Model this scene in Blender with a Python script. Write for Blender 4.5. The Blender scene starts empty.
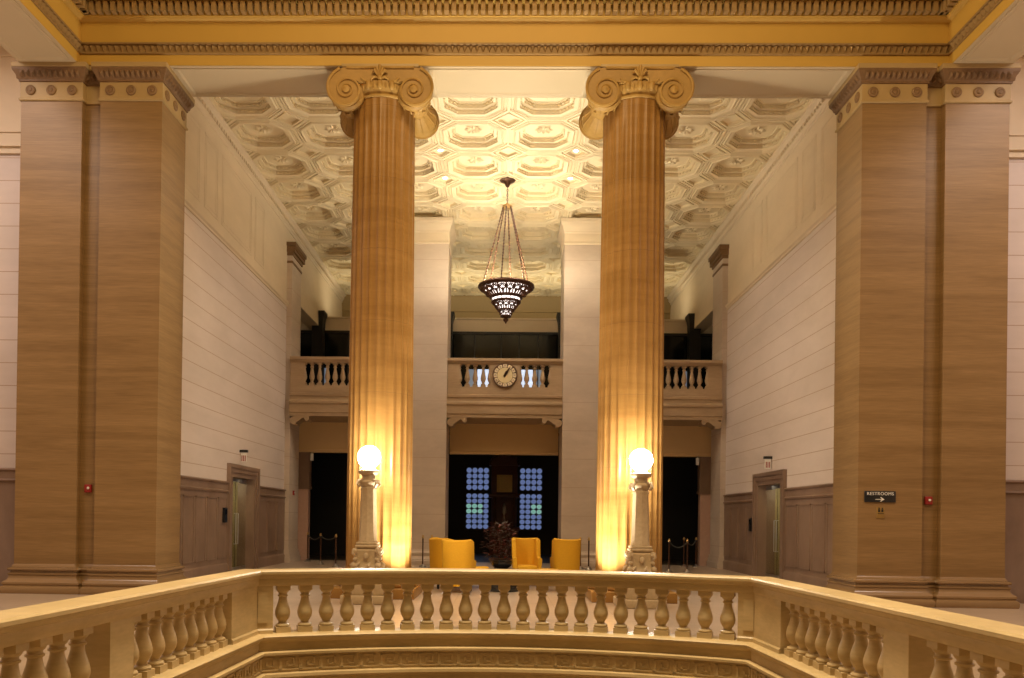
import bpy, bmesh, math, random
from mathutils import Vector, Matrix
random.seed(7)
PI = math.pi
SC = bpy.context.scene
COL = SC.collection

# ------------------------------------------------------------------ materials
def new_mat(name):
    m = bpy.data.materials.new(name); m.use_nodes = True
    nt = m.node_tree
    return m, nt, nt.nodes['Principled BSDF']

def plain(name, col, rough=.5, metal=0., noise=.12, nscale=9., spec=.5, bump=0.):
    m, nt, b = new_mat(name)
    N, L = nt.nodes, nt.links
    g = N.new('ShaderNodeNewGeometry')
    n = N.new('ShaderNodeTexNoise'); n.inputs['Scale'].default_value = nscale; n.inputs['Detail'].default_value = 4
    L.new(g.outputs['Position'], n.inputs['Vector'])
    r = N.new('ShaderNodeMix'); r.data_type = 'RGBA'
    r.inputs['A'].default_value = (*[c * (1 - noise) for c in col], 1)
    r.inputs['B'].default_value = (*[min(1, c * (1 + noise)) for c in col], 1)
    L.new(n.outputs['Fac'], r.inputs['Factor']); L.new(r.outputs['Result'], b.inputs['Base Color'])
    b.inputs['Roughness'].default_value = rough; b.inputs['Metallic'].default_value = metal
    b.inputs['Specular IOR Level'].default_value = spec
    if bump:
        bp = N.new('ShaderNodeBump'); bp.inputs['Strength'].default_value = bump; bp.inputs['Distance'].default_value = .02
        L.new(n.outputs['Fac'], bp.inputs['Height']); L.new(bp.outputs['Normal'], b.inputs['Normal'])
    return m

def stone(name, c1, c2, sc=(.35, .35, 4.), rough=.45, joint=None, jcol=None, jw=.018, joff=0., spec=.35, vj=None, tile=None, fine=.15):
    """banded stone; joint = course height, tile = square floor joints"""
    m, nt, b = new_mat(name)
    N, L = nt.nodes, nt.links
    g = N.new('ShaderNodeNewGeometry')
    mul = N.new('ShaderNodeVectorMath'); mul.operation = 'MULTIPLY'; mul.inputs[1].default_value = sc
    L.new(g.outputs['Position'], mul.inputs[0])
    n = N.new('ShaderNodeTexNoise'); n.inputs['Scale'].default_value = 1.; n.inputs['Detail'].default_value = 7; n.inputs['Roughness'].default_value = .62
    n.inputs['Distortion'].default_value = .4
    L.new(mul.outputs[0], n.inputs['Vector'])
    cr = N.new('ShaderNodeValToRGB'); cr.color_ramp.elements[0].position = .36; cr.color_ramp.elements[1].position = .66
    cr.color_ramp.elements[0].color = (*c1, 1); cr.color_ramp.elements[1].color = (*c2, 1)
    L.new(n.outputs['Fac'], cr.inputs['Fac'])
    mul2 = N.new('ShaderNodeVectorMath'); mul2.operation = 'MULTIPLY'; mul2.inputs[1].default_value = (sc[0] * 9, sc[1] * 9, sc[2] * 9)
    L.new(g.outputs['Position'], mul2.inputs[0])
    n2 = N.new('ShaderNodeTexNoise'); n2.inputs['Scale'].default_value = 1.; n2.inputs['Detail'].default_value = 3
    L.new(mul2.outputs[0], n2.inputs['Vector'])
    mp = N.new('ShaderNodeMapRange'); mp.inputs['To Min'].default_value = 1 - fine; mp.inputs['To Max'].default_value = 1 + fine
    L.new(n2.outputs['Fac'], mp.inputs['Value'])
    vs = N.new('ShaderNodeVectorMath'); vs.operation = 'SCALE'
    L.new(cr.outputs['Color'], vs.inputs[0]); L.new(mp.outputs['Result'], vs.inputs['Scale'])
    out = vs.outputs[0]
    sep = N.new('ShaderNodeSeparateXYZ'); L.new(g.outputs['Position'], sep.inputs[0])
    def lines(sock, h, off, w):
        nonlocal out
        a = N.new('ShaderNodeMath'); a.operation = 'ADD'; a.inputs[1].default_value = off + 100 * h
        L.new(sock, a.inputs[0])
        mo = N.new('ShaderNodeMath'); mo.operation = 'MODULO'; mo.inputs[1].default_value = h; L.new(a.outputs[0], mo.inputs[0])
        lt = N.new('ShaderNodeMath'); lt.operation = 'LESS_THAN'; lt.inputs[1].default_value = w; L.new(mo.outputs[0], lt.inputs[0])
        mx = N.new('ShaderNodeMix'); mx.data_type = 'RGBA'
        L.new(lt.outputs[0], mx.inputs['Factor']); L.new(out, mx.inputs['A']); mx.inputs['B'].default_value = (*(jcol or [c * .5 for c in c1]), 1)
        out = mx.outputs['Result']
    if joint: lines(sep.outputs['Z'], joint, joff, jw)
    if tile: lines(sep.outputs['X'], tile, 0, jw); lines(sep.outputs['Y'], tile, .3, jw)
    L.new(out, b.inputs['Base Color'])
    b.inputs['Roughness'].default_value = rough; b.inputs['Specular IOR Level'].default_value = spec
    return m

def emit(name, col, strength):
    m, nt, b = new_mat(name)
    b.inputs['Base Color'].default_value = (*col, 1)
    b.inputs['Emission Color'].default_value = (*col, 1); b.inputs['Emission Strength'].default_value = strength
    return m

M = {}
M['pier'] = stone('pier travertine', (.225, .132, .052), (.30, .182, .077), sc=(.3, .3, 5.5), rough=.40, fine=.25)
M['pier_base'] = stone('polished pier base', (.235, .14, .062), (.30, .185, .085), sc=(.3, .3, 5.5), rough=.2, spec=.7, fine=.1)
M['pier_joint'] = M['pier']
M['column'] = stone('column travertine', (.265, .135, .034), (.34, .18, .052), sc=(.5, .5, 3.4), rough=.33, joint=1.38, jw=.008, joff=.2, jcol=(.21, .11, .035), spec=.22, fine=.1)
M['capital'] = stone('capital limestone', (.35, .205, .05), (.42, .25, .07), sc=(1.5, 1.5, 1.5), rough=.55)
M['entab'] = plain('entablature ochre limestone', (.54, .33, .06), .6, noise=.04, nscale=2.)
M['entab_dark'] = plain('entablature carved moulding', (.30, .185, .065), .65, noise=.2, nscale=14.)
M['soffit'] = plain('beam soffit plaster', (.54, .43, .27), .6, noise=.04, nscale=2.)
M['crown'] = plain('pier crown carved stone', (.19, .105, .045), .6, noise=.3, nscale=22.)
M['band'] = plain('pier neck band', (.42, .29, .125), .55, noise=.06, nscale=5.)
M['rosette'] = plain('rosette stone', (.22, .125, .05), .6, noise=.25, nscale=25.)
M['wall'] = stone('hall wall limestone', (.64, .55, .50), (.73, .63, .585), sc=(.25, .25, .8), rough=.6, joint=.468, jw=.016, joff=.07, jcol=(.46, .32, .23), fine=.04)
M['wall_plain'] = stone('hall frieze limestone', (.70, .58, .42), (.78, .65, .48), sc=(.3, .3, .6), rough=.6, fine=.04)
M['dado'] = stone('dado marble', (.21, .135, .095), (.29, .195, .14), sc=(.8, .8, .5), rough=.4, fine=.1)
M['inner_pier'] = stone('hall pier limestone', (.52, .42, .335), (.62, .51, .415), sc=(.5, .5, 1.2), rough=.55, joint=.93, jw=.014, joff=.2, jcol=(.46, .33, .24), fine=.06)
M['balcony'] = stone('balcony limestone', (.36, .245, .14), (.45, .315, .19), sc=(.6, .6, 3), rough=.55)
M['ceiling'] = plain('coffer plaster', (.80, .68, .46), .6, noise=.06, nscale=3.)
M['floor'] = stone('floor marble', (.42, .325, .25), (.52, .41, .32), sc=(.6, .6, .6), rough=.28, tile=.9, jw=.012, jcol=(.35, .26, .19), spec=.5)
M['rail'] = stone('balustrade limestone', (.50, .37, .18), (.63, .475, .245), sc=(1.2, 1.2, 5), rough=.4, spec=.45)
M['rail_top'] = M['rail']
M['lamp_stone'] = plain('lamp carved stone', (.46, .35, .215), .6, noise=.25, nscale=18.)
M['header'] = plain('header plaster', (.70, .49, .24), .6, noise=.04, nscale=2.)
M['black'] = plain('lobby gloom black', (.008, .007, .006), .5, noise=.2)  # the lobby's darkness is put into this near-black wall and ceiling colour
M['darkfloor'] = plain('dark lobby floor', (.05, .042, .035), .4)  # dark colour stands in for the unlit lobby floor
M['blackglass'] = plain('dark screen glass', (.006, .008, .007), .12, spec=.35)
M['blackmetal'] = plain('black painted metal', (.012, .011, .010), .5)
M['bronze'] = plain('dark bronze', (.10, .045, .025), .4, metal=.6, noise=.3, nscale=20.)
M['brass'] = plain('brass', (.62, .42, .18), .3, metal=1.)
M['steel'] = plain('steel', (.55, .53, .50), .3, metal=1.)
M['gold'] = plain('gold upholstery', (.68, .36, .022), .75, noise=.08, nscale=30., spec=.2)
M['jamb'] = plain('pink marble jamb', (.52, .33, .25), .45)
M['white'] = plain('white plastic', (.8, .78, .74), .4)
M['red'] = plain('red plastic', (.30, .016, .015), .4)
M['signblack'] = plain('sign black', (.012, .012, .014), .3)
M['doorpaint'] = plain('olive bronze door metal', (.20, .155, .075), .4, noise=.1)
M['corridor'] = plain('olive corridor wall', (.42, .34, .18), .6)
M['clockface'] = plain('clock cream dial', (.74, .60, .33), .5, noise=.05)
M['clockgold'] = plain('clock pale numeral block', (.80, .66, .45), .5)
M['clockdark'] = plain('clock dark bronze', (.14, .075, .04), .45)
M['carved'] = plain('carved dark mahogany', (.10, .030, .018), .35, noise=.4, nscale=12.)
M['gilt'] = plain('gilt panel', (.62, .45, .16), .45, metal=.3, noise=.4, nscale=22.)
M['leafred'] = plain('dark red leaves', (.16, .03, .02), .5, noise=.5, nscale=12.)
M['leafbrown'] = plain('dark brown foliage', (.06, .03, .02), .5, noise=.5, nscale=12.)
M['rope'] = plain('dark velvet rope', (.05, .05, .045), .8)
M['globe'] = emit('lit opal globe', (1., .93, .80), 130.)
M['bowlglass'] = emit('lit bowl glass', (1., .89, .82), 2.2)
M['blue'] = emit('blue daylight roundel', (.19, .26, .52), .55)
M['bluedark'] = plain('lead dark blue', (.01, .012, .03), .4)
M['teal'] = emit('green daylight roundel', (.30, .58, .50), .62)
M['skywhite'] = emit('daylit pane', (.62, .74, .95), .95)
M['skydim'] = emit('dim daylit pane', (.25, .32, .42), .4)
M['downlight'] = emit('downlight lens', (1., .93, .85), 12.)
def glass_mat(name, tint=(.86, .88, .80)):
    m, nt, b = new_mat(name)
    b.inputs['Base Color'].default_value = (*tint, 1); b.inputs['Roughness'].default_value = .05
    b.inputs['Transmission Weight'].default_value = 1.; b.inputs['IOR'].default_value = 1.1
    return m
M['glass'] = glass_mat('door glass')

# ------------------------------------------------------------------ mesh builder
class MB:
    def __init__(s): s.v = []; s.f = []
    def add(s, vs, fs):
        o = len(s.v); s.v.extend([tuple(v) for v in vs]); s.f.extend([[i + o for i in f] for f in fs]); return s
    def box(s, x0, x1, y0, y1, z0, z1):
        vs = [(x, y, z) for z in (z0, z1) for y in (y0, y1) for x in (x0, x1)]
        return s.add(vs, [(0, 2, 3, 1), (4, 5, 7, 6), (0, 1, 5, 4), (2, 6, 7, 3), (0, 4, 6, 2), (1, 3, 7, 5)])
    def bbox(s, x0, x1, y0, y1, z0, z1, b=.02):
        """box with chamfered edges"""
        bm = bmesh.new(); bmesh.ops.create_cube(bm, size=1)
        for v in bm.verts:
            v.co = ((x0 + x1) / 2 + v.co.x * (x1 - x0), (y0 + y1) / 2 + v.co.y * (y1 - y0), (z0 + z1) / 2 + v.co.z * (z1 - z0))
        bmesh.ops.bevel(bm, geom=bm.edges[:], offset=b, segments=3, profile=.5, affect='EDGES')
        return s.from_bm(bm)
    def from_bm(s, bm, mat=None):
        bm.verts.index_update()
        s.add([(mat @ v.co) if mat else v.co for v in bm.verts], [[v.index for v in f.verts] for f in bm.faces]); bm.free(); return s
    def lathe(s, prof, c=(0, 0, 0), n=24, axis='z', cap=True):
        vs, fs = [], []
        for r, h in prof:
            for i in range(n):
                a = 2 * PI * i / n
                x, y = r * math.cos(a), r * math.sin(a)
                p = (x, y, h) if axis == 'z' else ((x, h, y) if axis == 'y' else (h, x, y))
                vs.append((p[0] + c[0], p[1] + c[1], p[2] + c[2]))
        m = len(prof)
        for k in range(m - 1):
            for i in range(n):
                j = (i + 1) % n
                fs.append((k * n + i, k * n + j, (k + 1) * n + j, (k + 1) * n + i))
        if cap:
            fs.append(tuple(range(n))[::-1]); fs.append(tuple((m - 1) * n + i for i in range(n)))
        return s.add(vs, fs)
    def sphere(s, c, r, n=16, sc=(1, 1, 1)):
        bm = bmesh.new(); bmesh.ops.create_uvsphere(bm, u_segments=n, v_segments=max(6, n // 2), radius=r)
        for v in bm.verts: v.co = (v.co.x * sc[0] + c[0], v.co.y * sc[1] + c[1], v.co.z * sc[2] + c[2])
        return s.from_bm(bm)
    def tube(s, pts, r, n=8, closed=False, cap=True):
        pts = [Vector(p) for p in pts]; m = len(pts); vs, fs = [], []
        rr = r if isinstance(r, (list, tuple)) else [r] * m
        prev = None
        for k, p in enumerate(pts):
            a = pts[(k - 1) % m] if (closed or k > 0) else p
            b = pts[(k + 1) % m] if (closed or k < m - 1) else p
            t = (b - a).normalized()
            if prev is None:
                up = Vector((0, 0, 1)) if abs(t.z) < .9 else Vector((1, 0, 0))
                prev = t.cross(up).normalized()
            e1 = (prev - t * prev.dot(t))
            e1 = e1.normalized() if e1.length > 1e-6 else t.orthogonal().normalized()
            prev = e1; e2 = t.cross(e1)
            for i in range(n):
                an = 2 * PI * i / n
                vs.append(p + e1 * (rr[k] * math.cos(an)) + e2 * (rr[k] * math.sin(an)))
        for k in range(m if closed else m - 1):
            k2 = (k + 1) % m
            for i in range(n):
                j = (i + 1) % n
                fs.append((k * n + i, k * n + j, k2 * n + j, k2 * n + i))
        if cap and not closed:
            fs.append(tuple(range(n))[::-1]); fs.append(tuple((m - 1) * n + i for i in range(n)))
        return s.add(vs, fs)
    def prism(s, poly, a0, a1, axis='y'):
        """poly in the plane perpendicular to axis, extruded from a0 to a1"""
        def P(p, a): return (p[0], a, p[1]) if axis == 'y' else ((a, p[0], p[1]) if axis == 'x' else (p[0], p[1], a))
        n = len(poly)
        vs = [P(p, a0) for p in poly] + [P(p, a1) for p in poly]
        fs = [tuple(range(n))[::-1], tuple(range(n, 2 * n))] + [(i, (i + 1) % n, n + (i + 1) % n, n + i) for i in range(n)]
        return s.add(vs, fs)
    def sweep(s, path, prof, closed=False, capends=True, cap_tb=False):
        """path = (x, y) points; prof = (offset to the LEFT of travel, z); closed profile loop unless cap_tb"""
        m = len(path); vs, fs = [], []
        ring = len(prof)
        P = [Vector(p) for p in path]
        for k in range(m):
            if closed or 0 < k < m - 1:
                d1 = (P[k] - P[k - 1]).normalized(); d2 = (P[(k + 1) % m] - P[k]).normalized()
            elif k == 0: d1 = d2 = (P[1] - P[0]).normalized()
            else: d1 = d2 = (P[k] - P[k - 1]).normalized()
            n1 = Vector((-d1.y, d1.x)); n2 = Vector((-d2.y, d2.x))
            b = (n1 + n2); b = b / max(.2, b.dot(n1)) if b.length > 1e-6 else n1
            for o, z in prof: vs.append((P[k].x + b.x * o, P[k].y + b.y * o, z))
        rr = range(ring - 1) if cap_tb else range(ring)
        for k in range(m if closed else m - 1):
            k2 = (k + 1) % m
            for i in rr:
                j = (i + 1) % ring
                fs.append((k * ring + i, k2 * ring + i, k2 * ring + j, k * ring + j))
        if not closed and capends:
            fs.append(tuple(range(ring))); fs.append(tuple((m - 1) * ring + i for i in range(ring))[::-1])
        if closed and cap_tb:
            fs.append(tuple(k * ring for k in range(m))); fs.append(tuple(k * ring + ring - 1 for k in range(m))[::-1])
        return s.add(vs, fs)
    def build(s, name, mat, parent=None, world=False, kind=None, smooth=35, label=None):
        me = bpy.data.meshes.new(name)
        vs = s.v
        if world and parent is not None:
            l = parent.location; vs = [(v[0] - l.x, v[1] - l.y, v[2] - l.z) for v in vs]
        me.from_pydata(vs, [], s.f); 
        bm = bmesh.new(); bm.from_mesh(me); bmesh.ops.recalc_face_normals(bm, faces=bm.faces[:]); bm.to_mesh(me); bm.free()
        me.materials.append(mat)
        if smooth:
            me.polygons.foreach_set('use_smooth', [True] * len(me.polygons))
            me.set_sharp_from_angle(angle=math.radians(smooth))
        o = bpy.data.objects.new(name, me); COL.objects.link(o)
        if parent is not None: o.parent = parent
        if kind: o['kind'] = kind
        if label: o['label'] = label
        return o

def thing(name, label, cat, loc=(0, 0, 0), rz=0., group=None):
    o = bpy.data.objects.new(name, None); COL.objects.link(o); o.empty_display_size = .2
    o.location = loc; o.rotation_euler = (0, 0, rz); o['label'] = label; o['category'] = cat
    if group: o['group'] = group
    return o
def tag(o, label, cat, group=None):
    o['label'] = label; o['category'] = cat
    if group: o['group'] = group
    return o
def copy_mesh(src, parent, loc=(0, 0, 0), rot=None, scale=None):
    c = src.copy(); COL.objects.link(c); c.parent = parent; c.location = loc
    if rot: c.rotation_euler = rot
    if scale: c.scale = scale
    return c
def copy_tree(o, loc=None, rz=None, parent=None, label=None):
    c = o.copy(); COL.objects.link(c); c.parent = parent
    if loc is not None: c.location = loc
    if rz is not None: c.rotation_euler = (0, 0, rz)
    if label: c['label'] = label
    for ch in list(o.children): copy_tree(ch, parent=c)
    return c

# ------------------------------------------------------------------ key dimensions (metres)
YP = 15.24            # front plane of the two great piers and the front beam
YB = 16.38            # back of pier / beam
XW = 7.28             # hall side walls
ZC = 11.39            # coffered ceiling
ZS = 10.20            # beam soffit
YE = 35.48            # back wall
ROWS, PITCHY, Y0C = 11, 1.75, 16.23
NX, PITCHX = 8, 2 * XW / 8

# ------------------------------------------------------------------ FLOOR with the oval well
def arcpt(x, off=0., R=5.7, cy=2.94): return (x, cy + math.sqrt((R + off) ** 2 - x * x))
def sideX(Y): return 2.565 + .04 * (7.8 - Y)
YCN = 8.03
WELL0 = .75
def well_path():
    p = [(-sideX(WELL0), WELL0), (-sideX(4), 4.), (-2.556, YCN)]
    for i in range(1, 28):
        p.append(arcpt(-2.556 + 2 * 2.556 * i / 28))
    p += [(2.556, YCN), (sideX(4), 4.), (sideX(WELL0), WELL0)]
    return p
WP = well_path()
fl = MB()
fx0, fx1, fy0, fy1 = -13., 13., -4., 28.3
half = len(WP) // 2
left = WP[:half + 1]; right = WP[half:]
def flat(poly, z0=-.25, z1=0.): fl.prism(poly, z0, z1, 'z')
flat([(fx0, WELL0), (fx0, 9.6), (0, 9.6)] + left[::-1])
flat([(0, 9.6), (fx1, 9.6), (fx1, WELL0)] + right[::-1])
flat([(fx0, fy0), (fx0, WELL0), (fx1, WELL0), (fx1, fy0)])
flat([(fx0, 9.6), (fx0, fy1), (fx1, fy1), (fx1, 9.6)])
fl.build('floor', M['floor'], kind='structure')
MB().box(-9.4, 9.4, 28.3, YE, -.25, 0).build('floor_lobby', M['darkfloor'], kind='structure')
MB().box(-4, 4, 0, 10, -4.7, -4.5).build('floor_lower', M['floor'], kind='structure')

# well lining (outside the visible curb) with mouldings and a raised Greek key band; offsets: travel left->right, left of travel = outward
well_prof = [(.10, .0), (-.11, .0), (-.11, .18), (-.155, .19), (-.185, .178), (-.185, .155), (-.15, .145), (-.15, -.025), (-.20, -.035), (-.205, -.065), (-.17, -.09), (-.17, -4.5), (.10, -4.5)]
ww = MB().sweep(WP, well_prof).build('wall_well', M['rail'], kind='structure')
MB().box(-sideX(WELL0), sideX(WELL0), WELL0 - .1, WELL0 + .05, -4.5, 0).build('wall_well_front', M['rail'], kind='structure')
# Greek key: unit .26 long, fret bars raised 12 mm along the band
key = MB()
def path_sample(path, step):
    out = []; acc = 0.
    for a, b in zip(path[:-1], path[1:]):
        A, B = Vector(a), Vector(b); l = (B - A).length; d = (B - A) / l
        t = acc
        while t < l:
            out.append((A + d * t, d)); t += step
        acc = t - l
    return out
KU = .21
fret = [(0, .0, 1., .1), (0, .0, .1, 1.), (0, .9, .72, 1.), (.62, .3, .72, 1.), (.3, .3, .72, .4), (.3, .3, .4, .68), (.9, .0, 1., 1.)]
for p, d in path_sample(WP, KU):
    if p.y < 3: continue
    nrm = Vector((-d.y, d.x))
    for u0, w0, u1, w1 in fret:
        vs = []
        for o in (-.146, -.161):
            for (u, w) in ((u0, w0), (u1, w0), (u1, w1), (u0, w1)):
                q = p + d * (u * KU) + nrm * o
                vs.append((q.x, q.y, -.005 + w * .13))
        key.add(vs, [(0, 1, 2, 3), (4, 5, 6, 7), (0, 1, 5, 4), (1, 2, 6, 5), (2, 3, 7, 6), (3, 0, 4, 7)])
key.build('greek_key_band', M['rail'], ww, smooth=0)

# ------------------------------------------------------------------ BALUSTRADE
bal = thing('stone_balustrade', 'long tan stone balustrade curving around the open well in the foreground', 'balustrade', (0, 8.6, 0))
cap_prof = [(-.14, .985), (-.125, 1.0), (.125, 1.0), (.14, .985), (.14, .962), (.12, .95), (.112, .925), (.098, .915), (.098, .865), (.085, .84),
            (-.085, .84), (-.098, .865), (-.098, .915), (-.112, .925), (-.12, .95), (-.14, .962)]
MB().sweep(WP, cap_prof).build('handrail', M['rail_top'], bal, world=True)
curb_prof = [(-.13, .36), (.13, .36), (.145, .345), (.145, .31), (.12, .29), (.12, 0.02), (-.125, .02), (-.125, .16), (-.115, .17), (-.115, .27), (-.14, .295), (-.165, .31), (-.17, .335), (-.15, .352)]
MB().sweep(WP, curb_prof).build('curb', M['rail'], bal, world=True)
die_prof = [(-.085, .36), (.085, .36), (.085, .84), (-.085, .84)]
die_foot = [(-.10, .36), (.10, .36), (.10, .395), (.088, .41), (-.088, .41), (-.10, .395)]
def pedestal(path, inset):
    p = MB().sweep(path, die_prof).sweep(path, die_foot).build('pedestal', M['rail'], bal, world=True)
    q = MB()
    for pth in inset: q.sweep(pth, [(-.096, .47), (-.08, .47), (-.08, .78), (-.096, .78)])
    if inset: q.build('panel', M['rail'], p, world=False)
    if inset:
        for c in p.children: c.matrix_parent_inverse = Matrix.Translation((-bal.location.x, -bal.location.y, -bal.location.z))
for s in (-1, 1):
    arc = [arcpt(s * (2.556 - (2.556 - 2.37) * i / 5)) for i in range(6)]
    pth = [(s * sideX(7.3), 7.3), (s * 2.556, YCN)] + arc[1:]
    ins = [[arcpt(s * 2.51), arcpt(s * 2.42)]]
    if s > 0: pth = pth[::-1]; ins = [i[::-1] for i in ins]
    pedestal(pth, ins)
    for y0, y1 in ((5.19, 5.50), (2.88, 3.16), (WELL0, 1.0)):
        a = [(s * sideX(y0), y0), (s * sideX(y1), y1)]
        if s > 0: a = a[::-1]
        pedestal(a, [])
# half-round baluster body
bp = [(.060, .055), (.070, .060), (.072, .072), (.066, .084), (.050, .090), (.041, .100), (.042, .112), (.056, .132), (.070, .158), (.077, .19), (.076, .215), (.068, .25), (.056, .285), (.046, .318), (.041, .345), (.040, .362),
      (.052, .368), (.053, .380), (.043, .386), (.042, .400), (.052, .408), (.062, .425), (.062, .43)]
bm_ = MB().lathe(bp, n=20).box(-.073, .073, -.073, .073, 0, .056).box(-.066, .066, -.066, .066, .43, .48)
b0 = None
def put_baluster(x, y, rz):
    global b0
    if b0 is None:
        b0 = bm_.build('baluster', M['rail'], bal); b0.location = (x, y - 8.6, .36); b0.rotation_euler = (0, 0, rz)
    else:
        copy_mesh(b0, bal, (x, y - 8.6, .36), (0, 0, rz))
for i in range(23):
    x = -2.27 + 2 * 2.27 * i / 22
    put_baluster(*arcpt(x), -math.asin(x / 5.7))
for s in (-1, 1):
    for base, n in ((5.58, 9), (3.24, 9), (1.10, 8)):
        for i in range(n):
            y = base + i * (.2 if base > 5 else .215)
            put_baluster(s * sideX(y), y, s * -.04)

# ------------------------------------------------------------------ GREAT PIERS
def pier_poly(s, off=0.):
    # plan outline of right pier, mirrored for left
    P = [(6.68, YP), (7.88, YP), (7.88, YP + .15), (8.24, YP + .15), (8.24, YP), (9.43, YP), (9.43, YB), (6.68, YB)]
    if s < 0: P = [(-x, y) for x, y in P][::-1]
    return P
def pier(s):
    side = 'left' if s < 0 else 'right'
    lab = ('great brown travertine pier at left, red alarm box in its recess, no black sign' if s < 0
           else 'great brown travertine pier at right carrying the black restrooms sign')
    r = thing('stone_pier', lab, 'pier', (s * 8.05, YP + .57, 0), group=None)
    P = pier_poly(s)      # CCW -> left of travel is inward, so outward offsets are negative
    def sw(prof): return MB().sweep(P, [(-o, z) for o, z in prof], closed=True, cap_tb=True)
    sw([(0, .5), (0, 9.52)]).build('shaft', M['pier'], r, world=True)
    base = [(.165, 0), (.175, .03), (.178, .09), (.16, .13), (.13, .145), (.13, .165), (.145, .18), (.145, .215), (.12, .24), (.085, .26), (.065, .30), (.06, .345), (.075, .36), (.075, .38), (.045, .395), (.04, .42), (.075, .435), (.085, .46), (.075, .49), (.03, .50), (.02, .53), (0, .56)]
    sw(base).build('base', M['pier_base'], r, world=True)
    sw([(.02, 9.50), (.035, 9.51), (.035, 9.54), (.012, 9.56), (.012, 9.87)]).build('neck_band', M['band'], r, world=True)
    crm = sw([(.012, 9.86), (.035, 9.87), (.035, 9.90), (.055, 9.92), (.075, 9.98), (.115, 10.04), (.125, 10.07), (.125, 10.10)])
    # carved leaf tips along the crown
    lf = MB()
    n = len(P)
    for k in range(n):
        A, B = Vector(P[k]), Vector(P[(k + 1) % n]); l = (B - A).length
        if k == n - 1 and False: continue
        d = (B - A) / l; out = Vector((d.y, -d.x)); m = max(1, int(l / .1))
        for i in range(m):
            c = A + d * (l * (i + .5) / m)
            if c.y > YB - .05: continue
            w = .036
            vs = [(*(c - d * w + out * .05), 9.92), (*(c + d * w + out * .05), 9.92), (*(c + d * w + out * .125), 10.04), (*(c - d * w + out * .125), 10.04), (*(c + out * .135), 9.97)]
            lf.add(vs, [(0, 1, 4), (1, 2, 4), (2, 3, 4), (3, 0, 4)])
    crm.add(lf.v, lf.f); crm.build('crown_moulding', M['crown'], r, world=True)
    sw([(.12, 10.10), (.13, 10.11), (.13, 10.19), (.10, ZS)]).build('abacus', M['band'], r, world=True)
    rb = MB().lathe([(.095, 0), (.095, .018), (.07, .03), (.04, .022), (.03, .035), (.0, .04)], n=18, axis='y', cap=False)
    first = None
    spots = []
    for x0, x1 in ((6.68, 7.88), (8.24, 9.43)):
        for fr in (.16, .5, .84): spots.append((s * (x0 + (x1 - x0) * fr), YP - .012, 0))
    for fr in (.16, .5, .84): spots.append((s * 6.668, YP + (YB - YP) * fr, 1))
    for x, y, f in spots:
        loc = (x - r.location.x, y - r.location.y, 9.705)
        rot = (0, 0, PI) if f == 0 else (0, 0, PI / 2 if s > 0 else -PI / 2)
        if first is None:
            first = rb.build('rosette', M['rosette'], r); first.location = loc; first.rotation_euler = rot
        else: copy_mesh(first, r, loc, rot)
    return r
pier(-1); pier(1)

# ------------------------------------------------------------------ ENTABLATURE (front beam with side beams)
EP = [(-8.29, -3.), (-8.29, YP), (8.29, YP), (8.29, -3.)]     # inward = right of travel -> negative offsets
ent = MB().sweep(EP, [(.0, ZS), (.0, 10.60), (-.02, 10.61), (-.02, 11.00), (-.05, 11.01), (-.10, 11.075), (-.12, 11.08), (-.12, 11.30), (-.42, 11.32), (-.42, 11.45), (-.55, 11.62), (-.7, 11.75), (-.7, 12.6), (1.13, 12.6), (1.13, ZS)])
e1 = ent.build('trim_1', M['entab'], kind='structure')
dn = MB(); bd = MB()
def along(step, y_min):
    for p, d in path_sample(EP, step):
        if p.y >= y_min: yield p, d
def oriented(mb, p, d, u0, u1, o0, o1, z0, z1):
    nrm = Vector((d.y, -d.x)); vs = []
    for z in (z0, z1):
        for (u, o) in ((u0, o0), (u1, o0), (u1, o1), (u0, o1)):
            q = p + d * u + nrm * o; vs.append((q.x, q.y, z))
    mb.add(vs, [(0, 1, 2, 3), (4, 5, 6, 7), (0, 1, 5, 4), (1, 2, 6, 5), (2, 3, 7, 6), (3, 0, 4, 7)])
for p, d in along(.138, 7.): oriented(dn, p, d, .03, .115, .10, .26, 11.095, 11.275)
dn.build('dentil_row', M['entab_dark'], e1, smooth=0)
for p, d in along(.118, 7.):
    nrm = Vector((d.y, -d.x)); c = p + d * .06
    vs = []
    for u, o, z in ((-.056, .0, 10.575), (.056, .0, 10.575), (0, .0, 10.43), (0, .085, 10.53)):
        q = c + d * u + nrm * o; vs.append((q.x, q.y, z))
    bd.add(vs, [(0, 1, 3), (1, 2, 3), (2, 0, 3)])
bdm = MB().sweep(EP, [(.0, 10.40), (-.03, 10.405), (-.035, 10.42), (-.02, 10.435), (-.008, 10.44), (-.008, 10.565), (-.06, 10.58), (-.065, 10.605), (.0, 10.615)])
bdm.v += []; o_ = len(bdm.v); bdm.v += bd.v; bdm.f += [[i + o_ for i in f] for f in bd.f]
bdm.build('leaf_moulding', M['entab_dark'], e1)
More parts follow.
